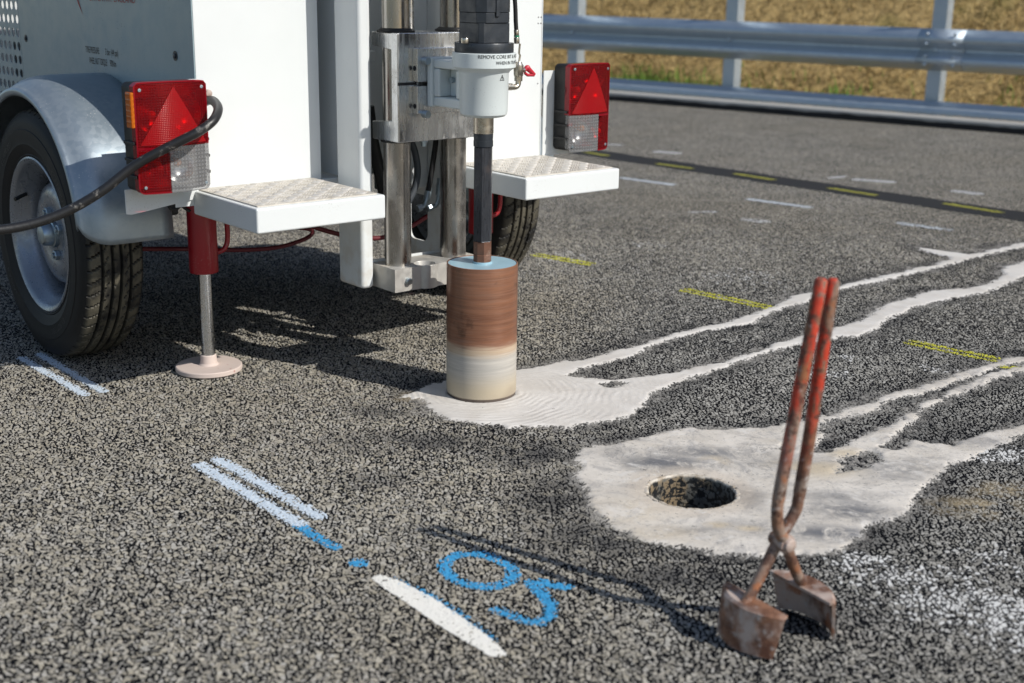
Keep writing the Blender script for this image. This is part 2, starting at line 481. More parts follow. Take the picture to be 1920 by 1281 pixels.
def rcyl(bm, p0, p1, r, e=.002, n=32):
    p0, p1 = Vector(p0), Vector(p1); L = (p1 - p0).length
    lathe(bm, p0, p1 - p0, [(0, r - e), (e * .3, r - e * .3), (e, r), (L - e, r), (L - e * .3, r - e * .3), (L, r - e)], n)
def spline(pts, k=8):
    P = [Vector(p) for p in pts]; P = [P[0] * 2 - P[1]] + P + [P[-1] * 2 - P[-2]]; out = []
    for i in range(1, len(P) - 2):
        for j in range(k):
            t = j / k; a, b, c, d = P[i - 1:i + 3]
            out.append(.5 * ((2 * b) + (c - a) * t + (2 * a - 5 * b + 4 * c - d) * t * t + (3 * b - a - 3 * c + d) * t ** 3))
    out.append(P[-2]); return out
def tube(bm, pts, r, n=12, radii=None):
    pts = [Vector(p) for p in pts]; prev = None; rings = []
    for i, p in enumerate(pts):
        d = (pts[min(i + 1, len(pts) - 1)] - pts[max(i - 1, 0)]).normalized()
        if prev is None: x = basis(d)[0]
        else: x = (prev - d * prev.dot(d)).normalized()
        prev = x; y = d.cross(x); rr = radii[i] if radii else r
        rings.append([bm.verts.new(p + (x * cos(2 * pi * k / n) + y * sin(2 * pi * k / n)) * rr) for k in range(n)])
    for A, B in zip(rings, rings[1:]):
        for k in range(n): bm.faces.new((A[k], A[(k + 1) % n], B[(k + 1) % n], B[k]))
    bm.faces.new(rings[0][::-1]); bm.faces.new(rings[-1])
def rrect(x0, x1, y0, y1, r, n=5):
    out = []
    for cx, cy, a in ((x1 - r, y1 - r, 0), (x0 + r, y1 - r, pi / 2), (x0 + r, y0 + r, pi), (x1 - r, y0 + r, 1.5 * pi)):
        for k in range(n + 1): out.append((cx + r * cos(a + pi / 2 * k / n), cy + r * sin(a + pi / 2 * k / n)))
    return out
def grid_mesh(name, V, nr, nc, m, keep=None, attrs=None, parent=None, uvflip=False):
    """V: (nr*nc,3) array; keep: boolean mask per face (nr-1, nc-1)"""
    idx = np.arange(nr * nc).reshape(nr, nc)
    q = np.stack([idx[:-1, :-1], idx[:-1, 1:], idx[1:, 1:], idx[1:, :-1]], -1).reshape(-1, 4)
    if keep is not None: q = q[keep.reshape(-1)]
    used = np.zeros(nr * nc, bool); used[q.reshape(-1)] = True
    new = np.cumsum(used) - 1; q = new[q]; V = V[used]
    me = bpy.data.meshes.new(name)
    me.vertices.add(len(V)); me.vertices.foreach_set('co', V.astype(np.float32).reshape(-1))
    me.loops.add(q.size); me.loops.foreach_set('vertex_index', q.astype(np.int32).reshape(-1))
    me.polygons.add(len(q)); me.polygons.foreach_set('loop_start', np.arange(0, q.size, 4, dtype=np.int32))
    me.polygons.foreach_set('use_smooth', np.ones(len(q), bool))
    me.update(calc_edges=True)
    for k, a in (attrs or {}).items():
        at_ = me.attributes.new(k, 'FLOAT', 'POINT'); at_.data.foreach_set('value', a.reshape(-1)[used].astype(np.float32))
    o = bpy.data.objects.new(name, me); COL.objects.link(o)
    me.materials.append(M[m] if isinstance(m, str) else m)
    if parent: o.parent = parent
    return o
VN = np.random.default_rng(5).random((257, 257))
def vnoise(X, Y, f):
    x, y = X * f + 400.3, Y * f + 711.7
    i, j = np.floor(x).astype(int), np.floor(y).astype(int); u, v = x - i, y - j
    u, v = u * u * (3 - 2 * u), v * v * (3 - 2 * v); i, j = i % 256, j % 256
    return (VN[i, j] * (1 - u) + VN[i + 1, j] * u) * (1 - v) + (VN[i, j + 1] * (1 - u) + VN[i + 1, j + 1] * u) * v - .5
def poly_sdf(X, Y, poly):
    """signed distance, positive inside"""
    P = np.asarray(poly, float); Q = np.roll(P, -1, 0)
    d2 = np.full(X.shape, 1e9); ins = np.zeros(X.shape, bool)
    for (ax, ay), (bx, by) in zip(P, Q):
        ex, ey = bx - ax, by - ay
        t = np.clip(((X - ax) * ex + (Y - ay) * ey) / (ex * ex + ey * ey + 1e-12), 0, 1)
        d2 = np.minimum(d2, (X - ax - t * ex) ** 2 + (Y - ay - t * ey) ** 2)
        if ay != by:
            ins ^= ((ay > Y) != (by > Y)) & (X < (bx - ax) * (Y - ay) / (by - ay) + ax)
    return np.where(ins, 1, -1) * np.sqrt(d2)
def line_sdf(X, Y, pts, r):
    d2 = np.full(X.shape, 1e9)
    for (ax, ay), (bx, by) in zip(pts, pts[1:]):
        ex, ey = bx - ax, by - ay
        t = np.clip(((X - ax) * ex + (Y - ay) * ey) / (ex * ex + ey * ey + 1e-12), 0, 1)
        d2 = np.minimum(d2, (X - ax - t * ex) ** 2 + (Y - ay - t * ey) ** 2)
    return r - np.sqrt(d2)
def text_obj(name, s, size, m, parent, mat4, wrap=None, squeeze=1.0):
    cu = bpy.data.curves.new(name, 'FONT'); cu.body = s; cu.size = size; cu.extrude = 0
    to = bpy.data.objects.new(name, cu); COL.objects.link(to)
    bpy.context.view_layer.update()
    me = bpy.data.meshes.new_from_object(to.evaluated_get(bpy.context.evaluated_depsgraph_get()))
    bpy.data.objects.remove(to); bpy.data.curves.remove(cu)
    me.name = name
    for v in me.vertices:
        p = Vector((v.co.x * squeeze, v.co.y, 0))
        v.co = wrap(p) if wrap else mat4 @ p
    o = bpy.data.objects.new(name, me); COL.objects.link(o); o.parent = parent
    me.materials.append(M[m])
    return o

# ------------------------------------------------------------------ road
HOLE = gnd(1297, 921); HOLE_R = .076
def axis(segs):
    out = [segs[0][0]]
    for a, b, st in segs:
        n = max(1, int(round((b - a) / st)))
        out += list(a + (b - a) * np.arange(1, n + 1) / n)
    return np.array(out)
ax = axis([(-14, -4, .5), (-4, -1.7, .05), (-1.7, -1.25, .008), (-1.25, 1.35, .0031), (1.35, 1.9, .006), (1.9, 4.2, .03), (4.2, 22, .6)])
ay = axis([(-8, .9, .5), (.9, 1.3, .02), (1.3, 3.0, .0031), (3.0, 4.4, .0055), (4.4, 6, .012), (6, 11, .05)])
RQ, RA = Vector((1.85, 8.63, 0)), radians(-37.8)
RD, RN = Vector((cos(RA), sin(RA), 0)), Vector((-sin(RA), cos(RA), 0))      # along the guardrail, away from the road
# beyond y=11 follow on with coarse rows
ay = np.concatenate([ay, axis([(11, 34, .6)])[1:]])
GX, GY = np.meshgrid(ax, ay)
V = np.stack([GX, GY, np.zeros_like(GX)], -1)
dx, dy = GX - HOLE.x, GY - HOLE.y
rr = np.hypot(dx, dy); ang = np.arctan2(dy, dx)
rim = HOLE_R + .0045 + .0015 * np.sin(5 * ang + 1) * np.sin(3 * ang) + .0025 * np.sin(17 * ang)
near = (rr < rim + .0025) & (rr > rim - .0035)
V[..., 0] = np.where(near, HOLE.x + np.cos(ang) * rim, GX); V[..., 1] = np.where(near, HOLE.y + np.sin(ang) * rim, GY)
fc = lambda A: .25 * (A[:-1, :-1] + A[1:, :-1] + A[:-1, 1:] + A[1:, 1:])
keep = fc(rr) > HOLE_R + .004
# stop just behind the kerb line
off = (GX - RQ.x) * RN.x + (GY - RQ.y) * RN.y
keep &= fc(off) < .25
def blob(items, X=None, Y=None):
    X, Y = (GX, GY) if X is None else (X, Y)
    out = np.zeros_like(X)
    for x, y, rx, ry, s in items:
        p = gnd(x, y)
        out = np.maximum(out, s * np.clip(1.25 - np.sqrt(((X - p.x) / rx) ** 2 + ((Y - p.y) / ry) ** 2), 0, 1))
    return out
damp = blob([(1000, 850, .13, .10, 1), (1040, 930, .10, .14, 1), (1120, 1010, .13, .12, 1), (800, 830, .20, .08, .9), (1300, 1080, .16, .06, 1), (1250, 840, .10, .05, .8), (1700, 930, .12, .1, .9),
             (700, 900, .10, .05, .5), (1480, 1150, .14, .08, .6), (720, 770, .1, .06, .8), (1850, 830, .25, .2, .8)])
lime = blob([(1700, 1080, .16, .06, .75), (1820, 1130, .16, .10, .85), (1900, 1160, .12, .12, .9), (1880, 850, .10, .06, .9), (1620, 1050, .07, .04, .8),  
             (1750, 690, .08, .05, .5), (1210, 460, .1, .08, .4), (1590, 670, .03, .03, .8), (1560, 700, .06, .04, .6), (1880, 1050, .1, .1, .5), (1060, 480, .12, .15, .35), (1400, 520, .25, .2, .35)])
# damp fringe and thin dried film round the spilt slurry (coarse field, sampled on the road grid)
A1 = [(755, 745), (790, 748), (800, 765), (840, 785), (900, 795), (960, 800), (1010, 797), (1060, 801), (1100, 795), (1150, 786), (1185, 775), (1205, 760), (1225, 740), (1240, 730), (1290, 710), (1340, 692), (1400, 673), (1470, 652), (1520, 640), (1580, 630), (1620, 627), (1650, 611), (1680, 591), (1720, 573), (1790, 558), (1850, 547), (1885, 532), (1925, 517), (1990, 495),
      (1990, 468), (1925, 488), (1881, 500), (1880, 514), (1853, 531), (1814, 541), (1742, 544), (1709, 555), (1656, 572), (1632, 586), (1608, 604), (1565, 614), (1508, 627), (1460, 641), (1407, 660), (1335, 682), (1268, 696), (1201, 704), (1144, 712), (1067, 703),
      (1072, 698), (1120, 684), (1192, 666), (1206, 654), (1268, 633), (1335, 618), (1407, 606), (1441, 587), (1503, 568), (1575, 542), (1671, 522), (1766, 501), (1814, 486), (1920, 463), (1990, 447),
      (1990, 439), (1920, 453), (1838, 472), (1814, 476), (1786, 471), (1745, 466), (1720, 463), (1722, 468), (1766, 478), (1786, 483), (1747, 496), (1671, 513), (1613, 525), (1560, 540), (1503, 549), (1479, 557), (1450, 573), (1407, 588), (1364, 602), (1287, 619), (1240, 633), (1182, 650), (1129, 664), (1115, 670), (1048, 678), (1000, 688), (960, 692), (900, 696), (850, 706), (800, 722), (770, 735)]
A2 = [(1086, 838), (1078, 858), (1091, 878), (1072, 888), (1091, 912), (1103, 948), (1139, 972), (1163, 991), (1206, 1013), (1268, 1025), (1311, 1032), (1364, 1040), (1430, 1041), (1498, 1037), (1565, 1033), (1613, 1012), (1628, 983), (1680, 966), (1709, 949), (1728, 915), (1757, 893), (1786, 872), (1814, 862), (1862, 838), (1920, 817), (1990, 790),
      (1990, 770), (1920, 795), (1862, 808), (1786, 830), (1747, 831), (1709, 824), (1690, 838), (1671, 842), (1650, 838), (1656, 832), (1671, 822), (1709, 796), (1733, 767), (1776, 745), (1838, 724), (1877, 707), (1920, 695), (1990, 684),
      (1990, 672), (1920, 683), (1886, 690), (1857, 697), (1833, 708), (1786, 726), (1757, 746), (1728, 753), (1709, 774), (1661, 796), (1623, 815), (1575, 837), (1536, 848), (1520, 846), (1550, 815), (1530, 803), (1551, 792), (1623, 774), (1671, 750), (1747, 732), (1790, 716), (1853, 695), (1920, 676), (1990, 660),
      (1990, 650), (1920, 666), (1862, 678), (1814, 693), (1766, 712), (1718, 726), (1661, 738), (1623, 755), (1575, 769), (1546, 777), (1479, 791), (1431, 801), (1359, 802), (1297, 802), (1249, 808), (1192, 822), (1144, 832)]

wx, wy = np.arange(-.5, 2.45, .01), np.arange(1.4, 4.6, .01)
WX, WY = np.meshgrid(wx, wy)
WS = np.maximum(poly_sdf(WX, WY, [(gnd(*q).x, gnd(*q).y) for q in A1]), poly_sdf(WX, WY, [(gnd(*q).x, gnd(*q).y) for q in A2]))
def sample(X, Y):
    i = np.clip(((X + .5) / .01), 0, len(wx) - 1.01); j = np.clip((Y - 1.4) / .01, 0, len(wy) - 1.01)
    a, b = i.astype(int), j.astype(int); u, v = i - a, j - b
    return (WS[b, a] * (1 - u) + WS[b, a + 1] * u) * (1 - v) + (WS[b + 1, a] * (1 - u) + WS[b + 1, a + 1] * u) * v
wet = sample(GX, GY)
wet = np.where((GX > -.5) & (GX < 2.44) & (GY > 1.4) & (GY < 4.58), wet, -1)
damp = np.maximum(damp, .95 * np.clip(1 + (wet + .05 * vnoise(GX, GY, 9)) / .07, 0, 1))
film = np.clip(1 + (wet + .05 * vnoise(GX, GY, 14) + .03 * vnoise(GX, GY, 40)) / .022, 0, 1)
silt = blob([(1830, 950, .09, .05, 1), (1890, 920, .07, .05, .9), (800, 745, .08, .04, .8)])
fresh = np.clip((GX - .02 - .12 * np.sin(GY * 4)) / .35, 0, 1) * np.clip((GY - 1.15) / .5, 0, 1) * np.clip((4.6 - GY) / 1.5, 0, 1)
road = grid_mesh('road', V.reshape(-1, 3), len(ay), len(ax), 'road', keep, {'damp': damp, 'lime': lime, 'silt': silt, 'fresh': fresh, 'film': film})
tag(road, kind='structure')

# the drilled hole: wall and floor
def hole_mat():
    m = NT('cored_asphalt_wall')
    e = m.vor(75, 'DISTANCE_TO_EDGE'); cc = m.vor(75, out='Color')
    bw = m.n('RGBToBW'); m.t.links.new(cc, bw.inputs[0])
    st = m.mix(bw.outputs[0], (.05, .055, .055), (.20, .195, .175))
    st = m.mix(m.ss(m.noise(16, 3), .52, .62), st, (.25, .19, .12))
    k = m.ss(m.math('ADD', m.noise(95, 3, .6), m.math('MULTIPLY', m.math('MINIMUM', e, .2), .7)), .5, .64)
    c = m.mix(k, (.018, .019, .02), st)
    zs_ = m.n('SeparateXYZ'); m.t.links.new(m.co(), zs_.inputs[0])
    c = m.mix(m.ss(m.math('ADD', zs_.outputs[2], m.math('MULTIPLY', m.math('SUBTRACT', m.noise(60, 4, .7), .5), .006)), -.006, -.001), c, m.mix(m.ss(m.noise(45, 5, .7), .4, .62), (.56, .51, .44), (.34, .28, .21)))
    m.set(c, .5, 0, .45); m.bump(k, .25, .003)
    return m.m
M['hole'] = hole_mat()
bm = NB()
lathe(bm, (HOLE.x, HOLE.y, .0), (0, 0, -1), [(.004, HOLE_R + .0125), (.0008, HOLE_R + .0100), (-.0002, HOLE_R + .0070), (-.0006, HOLE_R + .0035), (.0002, HOLE_R + .0010), (.003, HOLE_R - .0002), (.012, HOLE_R - .0005), (.02, HOLE_R), (.19, HOLE_R), (.2, HOLE_R - .01), (.203, .002)], 120, False)
for v in bm.verts:                                   # the drilled lip is chipped and uneven
    dx_, dy_ = v.co.x - HOLE.x, v.co.y - HOLE.y; a = atan2(dy_, dx_); r0 = sqrt(dx_ * dx_ + dy_ * dy_)
    if v.co.z > -.03 and r0 > .01:
        k = 1 + (.0016 * sin(5 * a + 1) * sin(3 * a) + .0009 * sin(17 * a + 2) + .0006 * sin(41 * a)) / r0 * (1 if v.co.z > -.006 else .6)
        v.co.x = HOLE.x + dx_ * k; v.co.y = HOLE.y + dy_ * k; v.co.z += .0005 * sin(23 * a) * sin(7 * a) * (1 if v.co.z > -.003 else 0)
h_o = build('core_hole', bm, 'hole', road, 60)
tag(h_o, 'round drilled hole through the pale slurry, dark stone wall inside')

# ------------------------------------------------------------------ markings sprayed on the road
fresh_at = lambda X, Y: np.clip((X - .02 - .12 * np.sin(Y * 4)) / .35, 0, 1) * np.clip((Y - 1.15) / .5, 0, 1) * np.clip((4.6 - Y) / 1.5, 0, 1)
def mark(name, m, label, pix=None, width=None, poly=None, pts=None, step=.0032, soft=.006, closed=False):
    """a strip along pixel points, width in metres, laid on the road as a child of it"""
    if poly: P = [(gnd(x, y).x, gnd(x, y).y) for x, y in poly]
    else:
        P = pts or [(gnd(x, y).x, gnd(x, y).y) for x, y in pix]
        if closed: P = P + [P[0]]
    A = np.array(P); pad = (width or 0) / 2 + .012
    x0, y0 = A.min(0) - pad; x1, y1 = A.max(0) + pad
    nx, ny = int((x1 - x0) / step) + 2, int((y1 - y0) / step) + 2
    X, Y = np.meshgrid(np.linspace(x0, x1, nx), np.linspace(y0, y1, ny))
    d = poly_sdf(X, Y, P) if poly else line_sdf(X, Y, P, width / 2)
    k = fc(d) > -soft
    Vv = np.stack([X, Y, np.zeros_like(X)], -1).reshape(-1, 3)
    o = grid_mesh(name, Vv, ny, nx, m, k, {'edge': np.clip(.5 + d / (2 * soft), 0, 1), 'fresh': fresh_at(X, Y)}, road)
    if label: o['label'] = label
    return o
mark('painted_stripe', 'mark_pale', 'pale blue-white double spray stripe, lower left stripe of the pair', [(375, 872), (470, 928), (560, 982)], .021)
mark('painted_stripe', 'mark_pale', 'pale white spray stripe beside the stripe that ends blue', [(408, 861), (500, 911), (598, 968)], .019)
mark('painted_stripe', 'mark_blue', 'short bright blue spray tail of the double stripe', [(560, 985), (590, 1005), (630, 1027)], .015, soft=.004)
mark('painted_dot', 'mark_blue', 'small blue spray dot on the road', [(668, 1054), (676, 1056)], .019, soft=.004)
mark('painted_stripe', 'mark_white', 'thick white tapering paint stroke in the foreground', poly=[(700, 1084), (712, 1079), (745, 1089), (800, 1117), (860, 1155), (915, 1197), (946, 1226), (925, 1229), (890, 1208), (840, 1180), (780, 1138), (725, 1102)], soft=.004)
mark('painted_stripe', 'mark_blue', 'thin blue overspray along the white paint stroke', [(735, 1085), (800, 1113), (860, 1148), (925, 1200)], .006, soft=.005).location.z = -.0004
mark('painted_digit', 'mark_blue', 'blue sprayed digit 0', [(898 + 64 * cos(a), 1069 + 30 * sin(a) + 8 * cos(a)) for a in np.linspace(0, 2 * pi, 40)[:-1]], .0145, closed=True, soft=.0045)
mark('painted_digit', 'mark_blue', 'blue sprayed digit 5', [(1062, 1100), (1040, 1097), (1015, 1092), (996, 1093), (1006, 1103), (1022, 1118), (1034, 1135), (1030, 1155), (1015, 1166), (985, 1163), (955, 1152), (932, 1143)], .0145, soft=.0045)
for k, (a, b) in enumerate((((40, 671), (160, 740)), ((74, 664), (194, 734)))):
    mark('painted_stripe', 'mark_pale', 'pale spray stripe by the tyre, %s of the pair' % ('left' if k == 0 else 'right'), [a, b], .0165, soft=.004)
for k, (a, b) in enumerate((((1003, 477), (1108, 495)), ((1283, 543), (1443, 576)), ((1705, 641), (1868, 674)))):
    A, B = gnd(*a), gnd(*b); n = (B - A).normalized().cross(Vector((0, 0, 1)))
    for s in (-1, 1):
        mark('painted_dash', 'mark_yellow', None, None, .0115, None, [((A + n * s * .0145).x, (A + n * s * .0145).y), ((B + n * s * .0145).x, (B + n * s * .0145).y)], soft=.004)
mark('painted_dash', 'mark_yellow', 'bright yellow spray scrap at the right edge', [(1880, 688), (1925, 691)], .012)
bandL, bandR = gnd(1085, 283), gnd(1990, 417)
bd = (bandR - bandL).normalized()
P0, P1 = bandL - bd * 6, bandR + bd * 4
mark('sealant_band', 'sealant', 'black sealed joint running across the road', None, .15, None, [(P0.x, P0.y), (P1.x, P1.y)], .02, .03)
def far_dash(a, b, w, m, label, up=0, soft=.01):
    A, B = gnd(*a), gnd(*b)
    o = mark('painted_dash', m, label, None, w, None, [(A.x, A.y), (B.x, B.y)], .008, soft)
    o.location.z = up
for a, b in (((1100, 286), (1135, 292)), ((1237, 308), (1293, 316)), ((1383, 327), (1446, 337)), ((1560, 354), (1637, 366)), ((1778, 383), (1872, 398))):
    far_dash(a, b, .028, 'mark_yellow_old', None, .0012)
for a, b in (((1168, 334), (1258, 346)), ((1408, 374), (1513, 388)), ((1692, 419), (1773, 430))):
    far_dash(a, b, .03, 'mark_far', None)
for a, b, w in (((1140, 271), (1158, 272), .07), ((1238, 285), (1265, 287), .08), ((1610, 337), (1665, 341), .07), ((1797, 359), (1830, 363), .07), ((1298, 398), (1338, 397), .03), ((1402, 412), (1430, 415), .06), ((1560, 334), (1580, 331), .04)):
    far_dash(a, b, w, 'mark_splash', None)

# ------------------------------------------------------------------ drilling slurry spilt on the road
ragged = lambda X, Y: .014 * vnoise(X, Y, 24) + .012 * vnoise(X, Y, 60) + .009 * vnoise(X, Y, 150)
def slurry(name, m, label, outer, islands, step=.0042, fall=.021, centre=None, stains={}):
    g = lambda pl: [(gnd(x, y).x, gnd(x, y).y) for x, y in pl]
    O = np.array(g(outer)); x0, y0 = O.min(0) - .02; x1, y1 = O.max(0) + .02
    x1 = min(x1, 2.4)
    nx, ny = int((x1 - x0) / step) + 2, int((y1 - y0) / step) + 2
    X, Y = np.meshgrid(np.linspace(x0, x1, nx), np.linspace(y0, y1, ny))
    d = poly_sdf(X, Y, O)
    for i in islands: d = np.minimum(d, -poly_sdf(X, Y, g(i)))
    d = d + ragged(X, Y)
    lev = np.clip((d + .008) / fall, 0, 1)
    lev = lev * lev * (3 - 2 * lev)
    Z = -.0036 + .0043 * lev + .0004 * np.sin(X * 41 + np.sin(Y * 37) * 2) * lev
    k = fc(d) > -.009
    if centre is not None:
        rc = np.hypot(X - centre[0].x, Y - centre[0].y); an = np.arctan2(Y - centre[0].y, X - centre[0].x)
        cr = centre[1] + 0 * an
        k &= fc(rc - cr) > 0
        sn = np.abs(rc - cr) < step * .72
        X = np.where(sn, centre[0].x + np.cos(an) * cr, X); Y = np.where(sn, centre[0].y + np.sin(an) * cr, Y)
        Z -= .0012 * np.clip(1 - (rc - cr) / .012, 0, 1) ** 2
    o = grid_mesh(name, np.stack([X, Y, Z], -1).reshape(-1, 3), ny, nx, m, k, {'film': lev, **{q: blob(v, X, Y) for q, v in stains.items()}})
    return tag(o, label, 'slurry puddle', 'wet drilling slurry on the road')
s1 = slurry_mat('fresh_pale_slurry', ORG.x, ORG.y, (.61, .575, .53), (.69, .66, .62), False, True)
s2 = slurry_mat('drying_stained_slurry', HOLE.x, HOLE.y, (.57, .525, .465), (.68, .635, .575), True, False)
slurry('slurry_puddle', s1, 'creamy wet slurry pool round the spinning core bit with two long runs to the right', A1, [[(1128, 718), (1150, 713), (1175, 717), (1160, 723), (1140, 725)]], centre=(ORG, .070))
slurry('slurry_puddle', s2, 'stained drying slurry patch round the open core hole with three runs to the right', A2,
       [[(1572, 885), (1582, 857), (1618, 845), (1652, 848), (1654, 864), (1600, 883)], [(1455, 838), (1470, 834), (1484, 838), (1480, 843), (1462, 843)]], centre=(HOLE, HOLE_R + .0045), stains={
         'grey': [(1245, 868, .11, .05, 1), (1330, 850, .12, .04, .8), (1400, 930, .035, .05, .9), (1560, 1000, .12, .035, 1), (1600, 960, .08, .05, .9), (1450, 990, .10, .04, .6), (1150, 850, .06, .04, .5), (1290, 995, .07, .02, .5), (1690, 880, .12, .06, .6), (1480, 870, .12, .05, .5), (1560, 930, .1, .03, .6), (1840, 830, .1, .04, .5)],
         'tan': [(1345, 866, .035, .03, 1), (1530, 880, .09, .05, 1), (1590, 850, .05, .03, .9), (1170, 960, .10, .06, .7), (1345, 985, .025, .015, 1), (1405, 992, .025, .012, 1), (1240, 1000, .08, .04, .6)]})

# ------------------------------------------------------------------ core drilling trailer
T = empty('core_drilling_trailer', None, ORG, YAW)
tag(T, 'white core drilling trailer with red tail lights, steel mast and spinning core bit', 'trailer')
HW, WR, ZB = .46, .353, .436          # half width, rear face, bottom of the body

# body shell
bm = NB(); box(bm, -HW + .002, -.172, WR, WR + .003, ZB - .004, 1.35); box(bm, -.175, -.172, WR + .003, .452, ZB, 1.35)
build('rear_panel', bm, 'white', T, bevel=.0012)
bm = NB(); box(bm, .172, HW - .002, WR, WR + .003, ZB - .004, 1.35); box(bm, .172, .175, WR + .003, .452, ZB, 1.35)
rp = build('rear_panel', bm, 'white', T, bevel=.0012)
for x, y in ((1009.5, 32.5), (1014.5, 32.5), (1009, 44), (1014, 44), (1008, 157)):
    bm = NB(); p = on_w(x, y, WR); cyl(bm, (p.x, WR - .0006, p.z), (p.x, WR + .001, p.z), .0016, 10)
    build('rivet_hole', bm, 'hole_black', rp)
bm = NB(); box(bm, -.171, .171, .455, .459, .436, 1.35); build('mast_recess_panel', bm, 'white', T)
bm = NB(); box(bm, -.171, -.1, WR + .004, .453, ZB - .03, ZB - .004); build('recess_floor', bm, 'white', T, bevel=.002)

def side(sgn, name):
    bm = NB()
    x0, x1 = sorted((sgn * HW, sgn * (HW - .003)))
    box(bm, x0, x1, .4135, 1.325, ZB, 1.35)
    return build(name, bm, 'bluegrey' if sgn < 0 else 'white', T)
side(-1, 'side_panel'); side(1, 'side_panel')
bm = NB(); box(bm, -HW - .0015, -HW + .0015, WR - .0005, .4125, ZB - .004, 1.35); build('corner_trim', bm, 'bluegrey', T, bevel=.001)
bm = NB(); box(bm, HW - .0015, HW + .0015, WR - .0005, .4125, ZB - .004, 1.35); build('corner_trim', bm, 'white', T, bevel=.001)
# perforated engine bay panel
bm = NB(); pw = .0325; x = -HW
ny, nz = 20, 26
w0, z0 = 1.327, 1.337 - nz * .034
for i in range(ny):
    for j in range(nz):
        wa, za = w0 + i * pw, z0 + j * .034
        sq = []; ci = []
        for k in range(12):
            a = 2 * pi * k / 12 + pi / 4
            c_, s_ = cos(a), sin(a); mx = max(abs(c_), abs(s_))
            sq.append(bm.verts.new((x, wa + pw / 2 + pw / 2 * c_ / mx, za + .017 + .017 * s_ / mx)))
            ci.append(bm.verts.new((x, wa + pw / 2 + .0115 * c_, za + .017 + .0115 * s_)))
        for k in range(12):
            bm.faces.new((sq[k], sq[(k + 1) % 12], ci[(k + 1) % 12], ci[k]))
bmesh.ops.remove_doubles(bm, verts=bm.verts, dist=.0004)
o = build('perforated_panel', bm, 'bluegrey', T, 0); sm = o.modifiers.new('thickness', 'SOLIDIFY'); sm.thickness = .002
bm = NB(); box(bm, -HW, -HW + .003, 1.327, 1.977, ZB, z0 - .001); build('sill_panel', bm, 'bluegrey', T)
bm = NB(); box(bm, -HW + .004, HW - .004, 1.98, 1.984, ZB, 1.35); build('front_bulkhead', bm, 'white', T)
bm = NB(); box(bm, -HW + .004, HW - .004, 1.20, 1.204, ZB, 1.34); build('inner_bulkhead', bm, 'hole_black', T)
bm = NB(); box(bm, -HW + .003, HW - .003, WR + .004, 1.2, 1.345, 1.349); build('roof_panel', bm, 'white', T)  # roof stops short, an opening made so sun reaches the white front bulkhead
bm = NB(); box(bm, -.30, .32, 1.42, 1.86, ZB, .67); cyl(bm, (-.12, 1.45, .72), (-.12, 1.85, .72), .07); cyl(bm, (.1, 1.5, .67), (.1, 1.5, .86), .03)
build('engine', bm, 'black_steel', T, bevel=.01)
bm = NB()
for s in (-1, 1):
    a, b = sorted((s * .25, s * .30)); box(bm, a, b, .462, 2.6, .375, .432)
box(bm, -.44, .44, .462, 1.976, .4325, .4355)
for w in (.7, 1.2, 1.7): box(bm, -.2495, .2495, w, w + .05, .385, .431)
box(bm, -.03, .03, 2.55, 3.4, .385, .432)
build('chassis_frame', bm, 'black_steel', T, bevel=.003)
for (x, y, r) in ((49, 72, .0055), (329, 105, .006)):
    p = on_u(x, y, -HW); bm = NB(); rcyl(bm, (-HW + .001, p.y, p.z), (-HW - .004, p.y, p.z), r, .0015, 6); cyl(bm, (-HW - .0005, p.y, p.z), (-HW - .0012, p.y, p.z), r * 1.7, 16)
    build('screw', bm, 'black_steel', T)

# lettering on the side panel
def side_text(name, s, w_start, w_end, z, size, m):
    o = text_obj(name, s, size, m, T, Matrix.Identity(4))
    xs = [v.co.x for v in o.data.vertices]; a, b = min(xs), max(xs); k = (w_start - w_end) / (b - a)
    for v in o.data.vertices: v.co = Vector((-HW - .0008, w_start - (v.co.x - a) * k, z + v.co.y))
    return o
side_text('lettering', 'TYRE PRESSURE:', .905, .825, .683, .0205, 'decal_black')
side_text('lettering', '3 bar (44 psi)', .792, .722, .683, .0205, 'decal_black')
side_text('lettering', 'WHEEL NUT TORQUE:', .888, .785, .659, .0205, 'decal_black')
side_text('lettering', '90Nm', .770, .737, .659, .0205, 'decal_black')
side_text('lettering', 'DAVENTRY. ENGLAND', .86, .615, .800, .021, 'decal_red')
bm = NB(); bm.faces.new([bm.verts.new((-HW - .0008, w, z)) for w, z in ((.905, .766), (.929, .792), (1.0, .90), (.985, .90), (.921, .792))])
build('red_flash', bm, 'decal_red', T)

